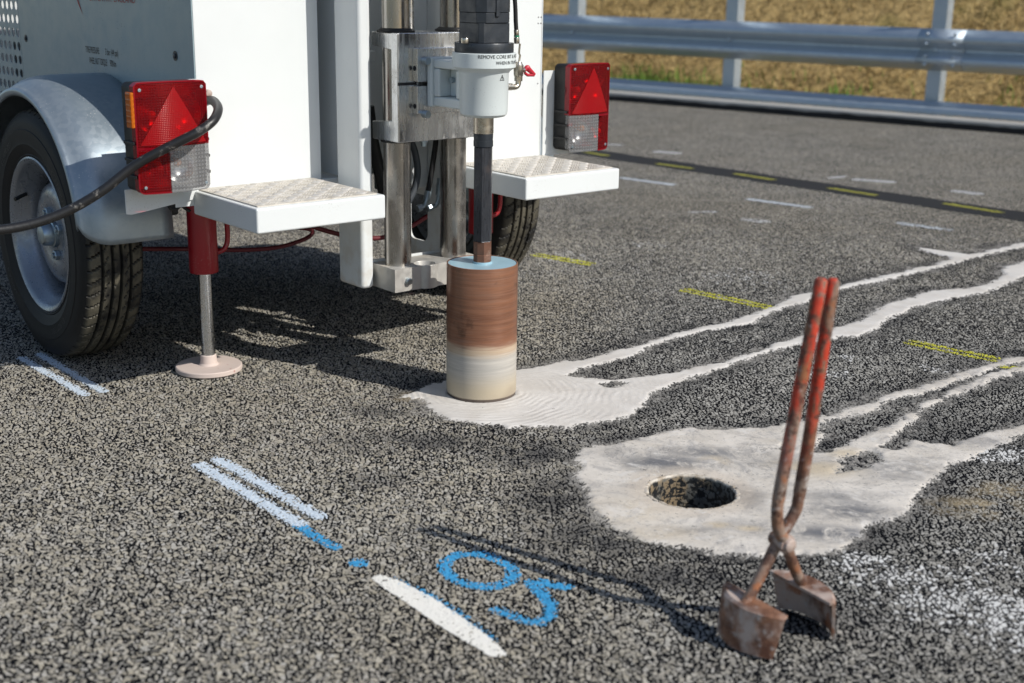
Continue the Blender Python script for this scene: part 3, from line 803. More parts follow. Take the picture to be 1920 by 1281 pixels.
# wheels
def make_wheel():
    W = empty('wheel', T)
    prof = [(-.072, .174), (-.080, .179), (-.0815, .1815), (-.0800, .1835), (-.086, .192), (-.0905, .204), (-.092, .206), (-.0915, .2085), (-.0935, .222), (-.0935, .236), (-.0935, .2385), (-.0915, .2400), (-.0905, .252), (-.086, .264), (-.0835, .2665), (-.080, .2745)]
    n = 41
    prof += [(x, .2855 - .0045 * (abs(x) / .07) ** 2.6) for x in np.linspace(-.0705, .0705, n)]
    ns = len(prof) - n
    prof += [(-a, b) for a, b in prof[:ns][::-1]]
    nt = 480
    Vv = np.zeros((nt + 1, len(prof), 3)); tr = np.zeros((nt + 1, len(prof)))
    pitch = 2 * pi / 60
    for i in range(nt + 1):
        th = 2 * pi * i / nt
        for j, (x, r) in enumerate(prof):
            if ns <= j < ns + n:
                t = 1.0
                if min(abs(x - g) for g in (-.042, -.014, .014, .042)) < .0036: r -= .0075; t = 0
                elif abs(x) > .044:
                    ph = ((th + (abs(x) - .05) * 1.4 * (1 if x > 0 else -1)) % pitch) / pitch
                    if ph < .13: r -= .006; t = 0
                elif abs(abs(x) - .028) < .011:
                    ph = ((th * 1.0 + x * 5.5) % pitch) / pitch
                    if ph < .12 and abs(abs(x) - .031) < .0085: r -= .004; t = 0
                else:
                    ph = ((th + x * 3 + .4 * pitch) % pitch) / pitch
                    if ph < .12 and x > 0: r -= .003; t = 0
                tr[i, j] = t
            Vv[i, j] = (x, r * cos(th), r * sin(th))
    grid_mesh('tyre', Vv.reshape(-1, 3), nt + 1, len(prof), 'tyre', None, {'tread': tr}, W).data.set_sharp_from_angle(angle=radians(35))
    for a0, word in ((.9, '185/70R13'), (2.5, 'TUBELESS'), (4.2, '185/70R13'), (5.6, 'RADIAL')):
        o = text_obj('sidewall_lettering', word, .019, 'tyre_letter', W, Matrix.Identity(4)); xs = [v.co.x for v in o.data.vertices]; mid = (min(xs) + max(xs)) / 2
        for v in o.data.vertices:
            a, r_ = a0 - (v.co.x - mid) / .216 * 1.15, .2145 + v.co.y
            v.co = Vector((.0938 - .0004 * (r_ > .23), -r_ * cos(a), r_ * sin(a)))
    bm = NB()
    lathe(bm, (0, 0, 0), (1, 0, 0), [(-.078, 0.1758), (-.08, 0.1702), (-.07, 0.1591), (-.05, 0.1462), (0, 0.1388), (.03, 0.1406), (.052, 0.1480), (.062, 0.1582), (.072, 0.1610), (.079, 0.1665), (.083, 0.1739), (.081, 0.1776), (.077, 0.1758)], 72, False)
    lathe(bm, (0, 0, 0), (1, 0, 0), [(-.03, .1392), (-.036, .134), (-.026, .128), (.008, .121), (.028, .112), (.038, .096), (.040, .078), (.038, .064), (.034, .056), (.033, .046), (.033, .03), (.036, .027), (.036, .004)], 72, False)
    build('rim', bm, 'wheel', W, 50)
    bm = NB(); lathe(bm, (.032, 0, 0), (1, 0, 0), [(0, .032), (.012, .031), (.014, .027), (.034, .0255), (.042, .021), (.045, .012), (.0455, .002)], 32); build('grease_cap', bm, 'zinc', W, 40)
    for k in range(4):
        a = 2 * pi * k / 4 + .35; y, z = .05 * cos(a), .05 * sin(a)
        bm = NB(); lathe(bm, (.0335, y, z), (1, 0, 0), [(0, .0125), (.013, .0125), (.015, .0105)], 6); cyl(bm, (.048, y, z), (.054, y, z), .0062, 14)
        build('wheel_nut', bm, 'zinc', W, 30, .0008)
    bm = NB(); tube(bm, [(.05, .146 * cos(2.6), .146 * sin(2.6)), (.07, .139 * cos(2.6), .139 * sin(2.6)), (.09, .130 * cos(2.6), .130 * sin(2.6))], .0045, 10); build('valve_stem', bm, 'black_hose', W)
    return W
WC = (.825, .2845)
w1 = make_wheel()
w2 = w1.copy(); COL.objects.link(w2); w2.parent = T
for ch in list(w1.children):
    c = ch.copy(); COL.objects.link(c); c.parent = w2
w1.scale = w2.scale = (.79, 1, 1); w1.location = (-.571, *WC); w1.rotation_euler.z = pi
w2.location = (.571, *WC)
for s in (-1, 1):
    bm = NB(); box(bm, *sorted((s * .30, s * .45)), .80, .86, .30, .40); build('suspension_arm', bm, 'black_steel', T, bevel=.006)

# mudguards
def mudguard(s):
    cw, cz = WC[0] - .012, .315
    prof = [(.655, .284), (.6585, .288), (.6605, .294), (.6585, .2995), (.653, .301), (.647, .303), (.637, .3095), (.623, .3175), (.605, .3225), (.583, .325), (.555, .3255), (.52, .3255), (.49, .3255), (.4625, .3255)]
    na = 90; Vv = np.zeros((na + 1, len(prof), 3))
    for j, (u, r) in enumerate(prof):
        e = max(0, (u - .60) / .061); cut = .05 * (1 - sqrt(max(0, 1 - min(1, e) ** 2)))          # rounded lower corner
        for i in range(na + 1):
            a0, a1 = radians(-4) + cut / r, radians(180.2) - cut / r
            a = a0 + (a1 - a0) * i / na
            Vv[i, j] = (s * u, cw + r * cos(a), cz + r * sin(a))
    o = grid_mesh('mudguard', Vv.reshape(-1, 3), na + 1, len(prof), 'galv', None, None, T)
    if s > 0: o.data.flip_normals()
    sm = o.modifiers.new('sheet', 'SOLIDIFY'); sm.thickness = .0025; sm.offset = 0
    return o
mg = mudguard(-1)
mudguard(1)
# rear steps
for s in (-1, 1):
    u0, u1 = (-.479, -.184) if s < 0 else (.19, .479)
    st = empty('step', T)
    bm = NB(); box(bm, u0, u1, .086, WR - .001, .3865, .4360); build('tray', bm, 'white_step', st, bevel=.0045, seg=3)
    bm = NB(); a0, a1, b0, b1 = u0 + .010, u1 - .012, .1, WR - .003
    zt = .4385
    me_raise = []
    box(bm, a0, a1, b0, b1, .4355, zt)
    cell = .0285
    for i in range(int((a1 - a0) / cell) + 1):
        for j in range(int((b1 - b0) / cell) + 1):
            cx, cy = a0 + (i + .5) * cell, b0 + (j + .5) * cell
            rot = pi / 4 if (i + j) % 2 else -pi / 4
            for k in range(5):
                t = (k - 2) * .0056
                px, py = cx - sin(rot) * t, cy + cos(rot) * t
                L_, Wd = .0112, .0013
                if not (a0 + .009 < px < a1 - .009 and b0 + .009 < py < b1 - .009): continue
                d, n = Vector((cos(rot), sin(rot), 0)), Vector((-sin(rot), cos(rot), 0))
                c0 = Vector((px, py, zt)); up = Vector((0, 0, .0016))
                base = [bm.verts.new(c0 + d * L_ * .98 * q + n * Wd * 1.4 * w) for q, w in ((-1, 0), (-.5, -1), (.5, -1), (1, 0), (.5, 1), (-.5, 1))]
                top = [bm.verts.new(c0 + up + d * L_ * .7 * q + n * Wd * .7 * w) for q, w in ((-1, 0), (-.5, -1), (.5, -1), (1, 0), (.5, 1), (-.5, 1))]
                bm.faces.new(top)
                for q in range(6): bm.faces.new((base[q], base[(q + 1) % 6], top[(q + 1) % 6], top[q]))
    o = build('tread_plate', bm, 'tread_plate', st, 30)
    zz = np.zeros(len(o.data.vertices) * 3); o.data.vertices.foreach_get('co', zz)
    at_ = o.data.attributes.new('raised', 'FLOAT', 'POINT'); at_.data.foreach_set('value', (zz[2::3] > zt + .001).astype(np.float32))

# jack legs
for s in (-1, 1):
    J = empty('jack_leg', T, (s * .39, .50, 0))
    bm = NB(); rcyl(bm, (0, 0, .226), (0, 0, .42), .0318, .003); build('outer_tube', bm, 'red', J)
    bm = NB(); tube(bm, spline([(.028, -.008, .355), (.048, -.012, .352), (.054, -.012, .335), (.054, -.012, .295), (.046, -.011, .275), (.03, -.008, .268)], 6), .0058, 12); build('lock_handle', bm, 'red', J)
    bm = NB(); cyl(bm, (0, 0, .02), (0, 0, .24), .0148, 32); build('ram', bm, 'chrome', J)
    bm = NB(); lathe(bm, (0, 0, .0005), (0, 0, 1), [(0, .072), (.002, .074), (.010, .074), (.012, .072), (.0125, .023), (.017, .019), (.034, .0175), (.036, .0150)], 56)
    build('foot_plate', bm, 'foot', J, 30)

# tail lights
def tail_light(s):
    G = empty('tail_light', T, (s * (.548 if s < 0 else .561), .283 if s < 0 else .287, .4495))
    H, B = .2155, .0755
    if s > 0: B = .067
    bul = lambda x: -.013 * (1 - (x / B) ** 2)
    def patch(name, m, xs, lo, hi, depth=.012, proud=0):
        bm = NB(); A = []
        for x in xs:
            col = [(lo(x) + (hi(x) - lo(x)) * k / 6) for k in range(7)]
            A.append(([bm.verts.new((-s * x if s > 0 else x, bul(x) - proud, z)) for z in col], [bm.verts.new((-s * x if s > 0 else x, bul(x) + depth, z)) for z in (col[0], col[-1])]))
        for (f0, b0), (f1, b1) in zip(A, A[1:]):
            for k in range(6): bm.faces.new((f0[k], f1[k], f1[k + 1], f0[k + 1]))
            bm.faces.new((f0[0], b0[0], b1[0], f1[0])); bm.faces.new((f0[-1], f1[-1], b1[1], b0[1]))
        for f, b in (A[0], A[-1]): bm.faces.new(f + [b[1], b[0]])
        return build(name, bm, m, G, 30)
    rc = .012
    def corner(x):
        e = max(0, abs(x) - (B - rc)); return rc - sqrt(max(0, rc * rc - e * e))
    top = lambda x: H - corner(x) * .6 - .002 * (x / B) ** 2
    zs = .0905
    X = lambda a, b, n=24: list(np.linspace(a, b, n))
    patch('red_lens', 'lens_red', X(-B + .003, B - .003), lambda x: zs, lambda x: top(x) - .003)
    xe = -B + (.41 if s < 0 else .33) * 2 * B
    redhi = lambda x: zs - .006 - (0 if x < xe - .018 else .018 - sqrt(max(0, .018 ** 2 - (x - xe + .018) ** 2)))
    patch('red_lens', 'lens_red', X(-B + .003, xe - .0008), lambda x: corner(x) + .003, redhi)
    patch('lens_rim', 'lens_dark', X(-B, B), lambda x: top(x) - .0028, lambda x: top(x), .016, .0008)
    patch('lens_rim', 'lens_dark', [-B, -B + .0028], lambda x: corner(x), lambda x: top(x) - .0029, .016, .0008)
    patch('lens_rim', 'lens_dark', [B - .0028, B], lambda x: zs, lambda x: top(x) - .0029, .016, .0008)
    patch('lens_rim', 'lens_dark', X(-B + .003, xe), lambda x: zs - .0055, lambda x: zs - .0003, .014, .0006)
    patch('lens_rim', 'lens_dark', X(-B + .003, xe), lambda x: corner(x), lambda x: corner(x) + .0028, .014, .0006)
    cl = lambda x: (zs - .0055 if x > xe else redhi(x) + .0006)
    patch('clear_lens', 'lens_clear', X(xe, B - .0005), lambda x: corner(x), lambda x: zs - .0006)
    # reflex triangle lies just proud of the upper lens
    tb, tt = zs + .004, H - .010
    th_ = lambda x: tb + (tt - tb) * max(0.02, 1 - abs(x) / (B - .007))
    patch('reflex_triangle', 'lens_tri', X(-B + .008, B - .008, 33), lambda x: tb, th_, .001, .0011)
    bm = NB()
    pr = rrect(-B + .002, B - .002, .002, H - .004, .011)
    prism(bm, pr, .034, .058, 'y')
    # walls between lens and back shell
    ins = rrect(-B + .005, B - .005, .005, H - .007, .009)
    fr = [bm.verts.new((x, bul(x) + .010, z)) for x, z in pr]; bk = [bm.verts.new((x, .0345, z)) for x, z in pr]
    fi = [bm.verts.new((x, bul(x) + .010, z)) for x, z in ins]; bi = [bm.verts.new((x, .0345, z)) for x, z in ins]
    n = len(pr)
    for k in range(n):
        q = (k + 1) % n
        bm.faces.new((fr[k], fr[q], bk[q], bk[k])); bm.faces.new((fi[k], bi[k], bi[q], fi[q])); bm.faces.new((fr[k], fi[k], fi[q], fr[q]))
    for z in (.03, .062, .095):
        for x in (-B - .0015, B + .0015): box(bm, x - .0028, x + .0028, .004, .05, z, z + .006)
    build('housing', bm, 'black_plastic', G, 35, .0012)
    bm = NB()
    prism(bm, rrect(-B + .006, B - .006, .006, H - .008, .008), .0312, .0335, 'y')
    for x, z, r in ((-.035 * -s if s > 0 else -.035, .15, .034), ((.035 * -s) if s > 0 else .035, .15, .034), ((-.044 * -s) if s > 0 else -.044, .042, .027), ((.018 * -s) if s > 0 else .018, .045, .03)):
        lathe(bm, (x, .031, z), (0, -1, 0), [(0, .004), (.002, r * .5), (.008, r * .8), (.018, r)], 28, False)
    build('reflector', bm, 'reflector', G, 40)
    for x, z in ((-.035, .15), (.03, .15), (-.044, .045), (.012, .055)):
        bm = NB(); xx = -s * x if s > 0 else x
        lathe(bm, (xx, .03, z), (0, -1, 0), [(0, .005), (.01, .006), (.014, .008), (.019, .0085), (.024, .006), (.026, .002)], 18)
        build('bulb', bm, 'clear_bulb', G, 50)
    for x, z in ((-B + .011, H - .016), (B - .012, H - .014), (-B + .012, .013), (B - .011, .013)):
        bm = NB(); xx = -s * x if s > 0 else x
        y = bul(x); lathe(bm, (xx, y + .002, z), (0, -1, 0), [(0, .0032), (.0038, .0032), (.004, .0016), (.0026, .0012)], 14); build('screw', bm, 'zinc', G)
    if s < 0:
        bm = NB(); box(bm, -B - .0085, -B - .0005, -.004, .020, .128, .196); build('side_marker', bm, 'lens_amber', G, bevel=.0025)
    return G
tail_light(-1); tail_light(1)
# brackets that carry the tail lights
bm = NB()
pl = [on_w(x, y, .345) for x, y in ((233, 356), (236, 402), (246, 403), (326, 383), (372, 372), (372, 340))]
prism(bm, [(p.x, p.z) for p in pl], .3425, .3455, 'y')
build('lamp_bracket', bm, 'white', T, bevel=.001)
bm = NB(); box(bm, -.52, -.4587, .3465, .3495, .405, .66); build('lamp_bracket', bm, 'white', T, bevel=.001)  # lower part and inner edge extended to block sun leaking onto the mudguard
bm = NB(); box(bm, .463, .60, .3465, .3495, .437, .645); build('lamp_bracket', bm, 'white', T, bevel=.001)
p = on_w(389, 175, .33); bm = NB(); rcyl(bm, (p.x, .352, p.z), (p.x, .322, p.z), .0075, .002, 18); build('cable_clip', bm, 'rust', T)
bm = NB(); tube(bm, spline([on_w(x, y, .36) for x, y in ((343, 352), (344, 372), (336, 388), (322, 392), (316, 386))], 6), .0035, 10)
build('lamp_cable', bm, 'black_hose', T)
bm = NB(); tube(bm, spline([on_w(x, y, .40) for x, y in ((330, 372), (345, 389), (356, 396))], 6), .0035, 10); build('lamp_cable', bm, 'black_hose', T)

# hydraulic hoses below and inside the mast
def hose(name, m, pts, r, n=12):
    bm = NB(); tube(bm, spline(pts, 8), r, n); return build(name, bm, m, T)
hose('red_hose', 'red_hose', [on_w(x, y, .62) for x, y in ((200, 466), (258, 467), (355, 467), (450, 469), (520, 464), (570, 449), (586, 437), (580, 430), (560, 427))], .0052)
hose('red_hose', 'red_hose', [on_w(x, y, .55) for x, y in ((585, 424), (605, 431), (645, 441), (700, 447), (735, 441), (775, 422), (805, 404), (830, 398))], .0058)
hose('hydraulic_hose', 'black_hose', [on_w(x, y, .33) for x, y in ((690, 200), (697, 255), (704, 290), (716, 340), (722, 372))], .014)
hose('hydraulic_hose', 'hose', [on_w(x, y, .27) for x, y in ((764, 215), (768, 255), (778, 285), (783, 318), (779, 350), (766, 378))], .0075)
hose('hydraulic_hose', 'black_hose', [on_w(x, y, .26) for x, y in ((764, 250), (763, 300), (761, 360), (757, 400))], .005)
hose('hydraulic_hose', 'black_hose', [on_w(x, y, .29) for x, y in ((818, 230), (817, 265), (811, 310), (807, 335), (803, 358))], .0062)
hose('hydraulic_hose', 'black_hose', [on_w(x, y, .30) for x, y in ((829, 230), (829, 270), (827, 310), (825, 336))], .006)
hose('hydraulic_hose', 'black_hose', [on_w(x, y, .33) for x, y in ((812, -60), (816, 0), (820, 40), (822, 90))], .011)
hose('hydraulic_hose', 'black_hose', [on_w(x, y, .33) for x, y in ((826, -60), (829, 0), (828, 40), (830, 90))], .007)
hose('hydraulic_hose', 'black_hose', [on_w(x, y, .31) for x, y in ((715, -60), (720, 0), (724, 40), (724, 80))], .006)
for pts in (((805, 352), (799, 376), (795, 386), (786, 390)), ((826, 334), (823, 366), (818, 384), (804, 390))):
    P = [on_w(x, y, .295) for x, y in pts]
    bm = NB(); cyl(bm, P[0], P[1], .0082, 18); cyl(bm, P[0].lerp(P[1], .45), P[0].lerp(P[1], .52), .0092, 18)
    tube(bm, spline([P[1], P[2], P[3]], 6), .0052, 12)
    d = (P[3] - P[2]).normalized(); lathe(bm, P[3] - d * .006, d, [(0, .0085), (.012, .0085)], 6); build('hose_fitting', bm, 'zinc', T, 35, .0006)

# mast
bm = NB(); box(bm, -.1555, -.1235, .222, .318, .2065, 1.62); build('mast_post', bm, 'white', T, bevel=.009, seg=4)
bm = NB(); box(bm, -.1275, -.1235, .3185, .4545, .437, 1.34); build('sun_block_plate', bm, 'white', T)  # unseen plate added behind the post to keep sun out of the recess
def frame_plate():
    bm = NB()
    out = [(.219, .212), (.219, 1.62), (.452, 1.62), (.452, .33), (.40, .212)]
    # plate with a slot: built as a ring of quads round the slot
    sl_ = rrect(.338, .412, .262, .372, .02, 4)
    n = len(sl_); cen = (.375, .317)
    A = []
    for t in (.104, .110):
        ring = [bm.verts.new((t, w, z)) for w, z in sl_]
        oo = []
        for w, z in sl_:
            dx, dz = w - cen[0], z - cen[1]
            k = min(((.219 - cen[0]) / dx if dx < -1e-6 else 1e9), ((.452 - cen[0]) / dx if dx > 1e-6 else 1e9), ((.212 - cen[1]) / dz if dz < -1e-6 else 1e9), ((.47 - cen[1]) / dz if dz > 1e-6 else 1e9))
            oo.append(bm.verts.new((t, cen[0] + dx * k, cen[1] + dz * k)))
        for k in range(n): bm.faces.new((ring[k], ring[(k + 1) % n], oo[(k + 1) % n], oo[k]))
        A.append((ring, oo))
    for q in (0, 1):
        for k in range(n): bm.faces.new((A[0][q][k], A[0][q][(k + 1) % n], A[1][q][(k + 1) % n], A[1][q][k]))
    box(bm, .104, .110, .219, .452, .4705, 1.62)
    return build('mast_plate', bm, 'white', T)
frame_plate()
bm = NB(); prism(bm, rrect(-.122, .103, .2125, .262, .01), .250, .2545, 'y'); build('cross_plate', bm, 'white', T)
c0, c1 = on_w(772, 300, .335), on_w(804, 352, .335)
bm = NB(); prism(bm, rrect(c0.x, c1.x, c1.z, 1.5, .012), .335, .38, 'y'); build('hose_cover', bm, 'white', T, bevel=.006)
bm = NB(); p = on_w(706, 105, .30); box(bm, -.122, -.07, .285, .31, p.z - .012, p.z + .012); build('mast_bracket', bm, 'white', T, bevel=.002)
for u in (-.0765, .0735):
    bm = NB(); cyl(bm, (u, .2, .235), (u, .2, 1.6), .0292, 48); build('guide_rod', bm, 'steel_rod', T)
bm = NB(); cyl(bm, (.0, .262, .56), (.0, .262, 1.6), .0125, 24); build('feed_cylinder_rod', bm, 'chrome', T)
# base block with the drill guide hole
hc = loc(gnd(796, 494, .258))
def holed_block(bm, x0, x1, y0, y1, z0, z1, cx, cy, r):
    an = sorted([2 * pi * k / 32 for k in range(32)] + [atan2(y - cy, x - cx) % (2 * pi) for x in (x0, x1) for y in (y0, y1)])
    rows = []
    for z in (z0, z1):
        I, O = [], []
        for a in an:
            c_, s_ = cos(a), sin(a)
            k = min(((x1 - cx) / c_ if c_ > 1e-9 else 1e9), ((x0 - cx) / c_ if c_ < -1e-9 else 1e9), ((y1 - cy) / s_ if s_ > 1e-9 else 1e9), ((y0 - cy) / s_ if s_ < -1e-9 else 1e9))
            I.append(bm.verts.new((cx + r * c_, cy + r * s_, z))); O.append(bm.verts.new((cx + k * c_, cy + k * s_, z)))
        rows.append((I, O))
    n = len(an)
    for k in range(n):
        q = (k + 1) % n
        for I, O in rows: bm.faces.new((I[k], I[q], O[q], O[k]))
        for j in (0, 1): bm.faces.new((rows[0][j][k], rows[0][j][q], rows[1][j][q], rows[1][j][k]))
bm = NB(); holed_block(bm, -.118, .118, .152, .244, .2075, .2580, hc.x, hc.y, .0275); build('base_block', bm, 'alu_dusty', T, 30)
bm = NB(); lathe(bm, (hc.x, hc.y, .2090), (0, 0, 1), [(0, .0235), (0.0001, .0274), (.0485, .0274), (.0495, .0268), (.0495, .0242), (.0485, .0236), (0, .0235)], 40, False); build('bush', bm, 'alu_dusty', T)
p = on_w(765, 527, .152); bm = NB(); lathe(bm, (p.x, .1535, p.z), (0, -1, 0), [(0, .0072), (.009, .0072), (.0105, .006)], 24); lathe(bm, (p.x, .1429, p.z), (0, 1, 0), [(0, .0035), (.004, .0035)], 6); build('cap_screw', bm, 'zinc', T)
# carriage that slides on the rods
C0 = empty('carriage', T)
bm = NB()
prism(bm, [(.150, .528), (.150, .752), (.247, .752), (.247, .724), (.174, .717), (.174, .572), (.247, .566), (.247, .528)], -.1075, .1, 'x')
build('slide_block', bm, 'alu', C0, 30, .0022, 2)
for u in (-.0765, .0735): bm = NB(); lathe(bm, (u, .2, .7523), (0, 0, 1), [(0, .040), (.003, .040), (.004, .036), (.008, .031)], 36); build('rod_seal', bm, 'black_plastic', C0); bm = NB(); lathe(bm, (u, .2, .5275), (0, 0, -1), [(0, .035), (.003, .034)], 36); build('rod_seal', bm, 'black_plastic', C0)
bm = NB(); box(bm, -.070, .085, .134, .1498, .5875, .645); box(bm, -.070, .085, .134, .1498, .653, .722)
build('mounting_plate', bm, 'alu', C0, 30, .0015)
for x, y in ((775, 128), (775, 199)):
    bm = NB(); p = on_u(x, y, -.070); cyl(bm, (-.0706, .1425, p.z), (-.066, .1425, p.z), .0052, 20); build('bolt_hole', bm, 'hole_black', C0)
bm = NB(); box(bm, -.1079, -.105, .1497, .1503, .6468, .6515); box(bm, -.1079, -.06, .1494, .1499, .646, .6522)
build('slot', bm, 'hole_black', C0)
p = on_w(797, 268, .16); bm = NB(); lathe(bm, (p.x, .165, .5279), (0, 0, -1), [(0, .009), (.004, .009), (.0041, .006), (.013, .006)], 6); build('bolt', bm, 'zinc', C0)
# casting that carries the gearbox
M['casting'] = paint('pale_grey_casting', (.62, .67, .67), .38, .2, (.3, .29, .27), .15, 200, .0)
bm = NB()
box(bm, -.046, .046, .118, .1335, .602, .704)
box(bm, -.040, .040, .020, .1178, .682, .700); box(bm, -.040, .040, .020, .1178, .604, .624)
box(bm, -.040, .040, .098, .1178, .6242, .6818); box(bm, -.040, .040, .020, .042, .6242, .6818)
box(bm, -.012, .012, .0422, .0978, .6242, .6818)
build('bracket_casting', bm, 'casting', C0, 35, .004, 3)
for x, y in ((802, 115), (801, 216)):
    bm = NB(); p = on_w(x, y, .112); lathe(bm, (-.052, .135, p.z), (0, -1, 0), [(0, .0082), (.014, .0082), (.0155, .007)], 24); cyl(bm, (-.052, .1192, p.z), (-.052, .1188, p.z), .004, 6); build('cap_screw', bm, 'zinc', C0)
for x, y in ((825, 147), (825, 184)):
    bm = NB(); p = on_u(x, y, -.012); lathe(bm, (-.012, .086, p.z), (-1, 0, 0), [(0, .0062), (.008, .0062)], 24); cyl(bm, (-.0202, .086, p.z), (-.0206, .086, p.z), .0034, 6); build('cap_screw', bm, 'zinc', C0)
bm = NB(); lathe(bm, (0, 0, .591), (0, 0, 1), [(0, .037), (.0015, .043), (.006, .0478), (.012, .0490), (.088, .0506), (.0925, .0535), (.0995, .0635), (.1, .0645), (.1275, .0645), (.1285, .0635)], 72); gbx = build('gearbox_housing', bm, 'casting', C0, 32)
# warning text wrapped round the flange
def wrap_text(s, a0, z, size, squeeze=1.0, r=.0651):
    o = text_obj('lettering', s, size, 'decal_black', gbx, Matrix.Identity(4))
    xs = [v.co.x for v in o.data.vertices]; mid = (min(xs) + max(xs)) / 2
    for v in o.data.vertices:
        a = a0 + (v.co.x - mid) * squeeze / r
        v.co = Vector((sin(a) * r, -cos(a) * r, z + v.co.y))
    return o
def ang_of(x, y, r):
    # angle round the drill axis of the point of the cylinder seen at pixel (x, y)
    best = min(np.linspace(-1.2, 1.6, 400), key=lambda a: abs(proj_x(Vector((sin(a) * r, -cos(a) * r, .7))) - x))
    return best
def proj_x(p):
    q = ORG + ER * p.x + EF * p.y + Vector((0, 0, p.z)) - CAM_P
    return 960 + FPX * q.dot(R_) / q.dot(F_)
wrap_text('REMOVE CORE BIT & ADAPTOR', (ang_of(893, 105, .065) + ang_of(966, 105, .065)) / 2 + .03, .7105, .0098, .93)
wrap_text('WHEN IN TRANSPORT', (ang_of(910, 118, .065) + ang_of(962, 118, .065)) / 2 + .02, .6985, .0098, .86)
a = ang_of(942, 132, .0505); r = .0509
bm = NB()
def on_c(x, z): return Vector((sin(a + x / r) * r, -cos(a + x / r) * r, z))
tri = [(-.0068, .6660), (.0068, .6660), (0, .6780)]; tin = [(-.0047, .6671), (.0047, .6671), (0, .6756)]
vo = [bm.verts.new(on_c(*q)) for q in tri]; vi = [bm.verts.new(on_c(*q)) for q in tin]
for k in range(3): bm.faces.new((vo[k], vo[(k + 1) % 3], vi[(k + 1) % 3], vi[k]))
bm.faces.new([bm.verts.new(on_c(*q)) for q in ((-.0006, .6698), (.0006, .6698), (.0009, .6732), (-.0009, .6732))])
bm.faces.new([bm.verts.new(on_c(*q)) for q in ((-.0007, .6676), (.0007, .6676), (.0007, .6689), (-.0007, .6689))])
build('warning_triangle', bm, 'decal_black', gbx, 0)
# hydraulic motor
def chamf(h, c): return [(-h + c, -h), (h - c, -h), (h, -h + c), (h, h - c), (h - c, h), (-h + c, h), (-h, h - c), (-h, -h + c)]
Mo = empty('hydraulic_motor', T)
bm = NB(); lathe(bm, (0, 0, .7197), (0, 0, 1), [(0, .0590), (.0015, .0597), (.0175, .0597), (.019, .059)], 64); build('adaptor_plate', bm, 'black_steel', Mo, 32)
bm = NB(); prism(bm, chamf(.0395, .008), .739, .7775, 'z'); prism(bm, chamf(.042, .014), .7777, .7975, 'z'); prism(bm, chamf(.0435, .016), .7978, .835, 'z'); prism(bm, chamf(.041, .016), .8352, .95, 'z')
box(bm, -.006, .003, -.046, -.0436, .79, .95)
build('motor_body', bm, 'black_steel', Mo, 35, .0025, 2)
p = on_w(875, 75, -.02); bm = NB(); rcyl(bm, (p.x, -.015, .739), (p.x, -.015, .749), .0082, .001, 24); build('cap_screw', bm, 'nickel', Mo)
# water valve on the gearbox
Vl = empty('water_valve', T)
P = lambda x, y: on_w(x, y, -.012)
bm = NB(); e0, e1, e2 = P(950, 163), P(966, 163), P(971.5, 150)
tube(bm, [e0, P(959, 163)], .0072, 18); tube(bm, spline([P(956, 163), P(965, 163.5), P(970.5, 160), P(972, 152), P(972, 146)], 6), .0058, 16)
lathe(bm, P(972, 152), (0, 0, 1), [(0, .0085), (.009, .0085)], 6); build('elbow', bm, 'nickel', Vl, 35)
bm = NB(); q0 = P(972, 145); lathe(bm, q0, (0, 0, 1), [(0, .0075), (.004, .0098), (.016, .0104), (.024, .0104), (.0262, .0085), (.031, .0062)], 26); lathe(bm, q0 + Vector((.006, 0, .014)), (1, 0, 0), [(0, .0055), (.009, .005)], 18); build('valve_body', bm, 'nickel', Vl, 35)
bm = NB()
tube(bm, spline([P(983, 133), P(988, 127), P(992, 131), P(1002, 140)], 6), .004, 10, [.0035 + .0022 * sin(pi * i / 18) for i in range(19)])
tube(bm, [P(984, 137), P(989, 141), P(1001, 141)], .0032, 10); build('lever', bm, 'red_plastic', Vl, 50)
bm = NB(); tube(bm, [P(973, 116), P(975, 104), P(973, 100), P(975, 82)], .0022, 10); rcyl(bm, P(969, 82), P(968.5, 70), .0058, .001); rcyl(bm, P(968.5, 68), P(968, 56), .0052, .001); build('water_pipe', bm, 'nickel', Vl)
bm = NB(); cyl(bm, P(968.6, 69.5), P(968.6, 66.5), .0056, 20); build('green_ring', bm, paint('green_seal', (.02, .22, .12), .5, 0), Vl)
bm = NB(); tube(bm, spline([P(968, 56), P(967, 40), P(966, 10), P(962, -40)], 6), .0045, 12); build('water_hose', bm, 'black_hose', Vl)
# drill string
Ds = empty('drill_string', T)
bm = NB(); lathe(bm, (0, 0, .5565), (0, 0, 1), [(0, .0195), (.001, .0208), (.0345, .0208)], 40); build('chuck', bm, 'nickel', Ds, 32)
bm = NB(); lathe(bm, (0, 0, .5295), (0, 0, 1), [(0, .0188), (.0015, .0203), (.013, .0203), (.0135, .0197), (.0262, .0203), (.027, .0195)], 40); build('collar', bm, 'black_steel', Ds, 32)
bm = NB(); lathe(bm, (0, 0, .333), (0, 0, 1), [(0, .0200), (.001, .0206), (.1955, .0206), (.1965, .0200)], 6, True, .25); build('hex_rod', bm, metal('dark_hex_bar', (.055, .06, .072), .3, (4, 4, .6), .4, (.12, .08, .06), .3, .6), Ds, 25, .0012)
bm = NB(); lathe(bm, (0, 0, .2885), (0, 0, 1), [(0, .0185), (.001, .0192), (.016, .0192), (.017, .0182), (.019, .0190), (.044, .0190)], 8, True, .3); build('bit_coupler', bm, 'rust_dark', Ds, 25, .0008)
bm = NB(); lathe(bm, (0, 0, .2845), (0, 0, 1), [(0, .0725), (.0016, .072), (.0017, .021), (.0055, .0203)], 72); build('bit_cap', bm, 'cap_blue', Ds, 30)
bm = NB()
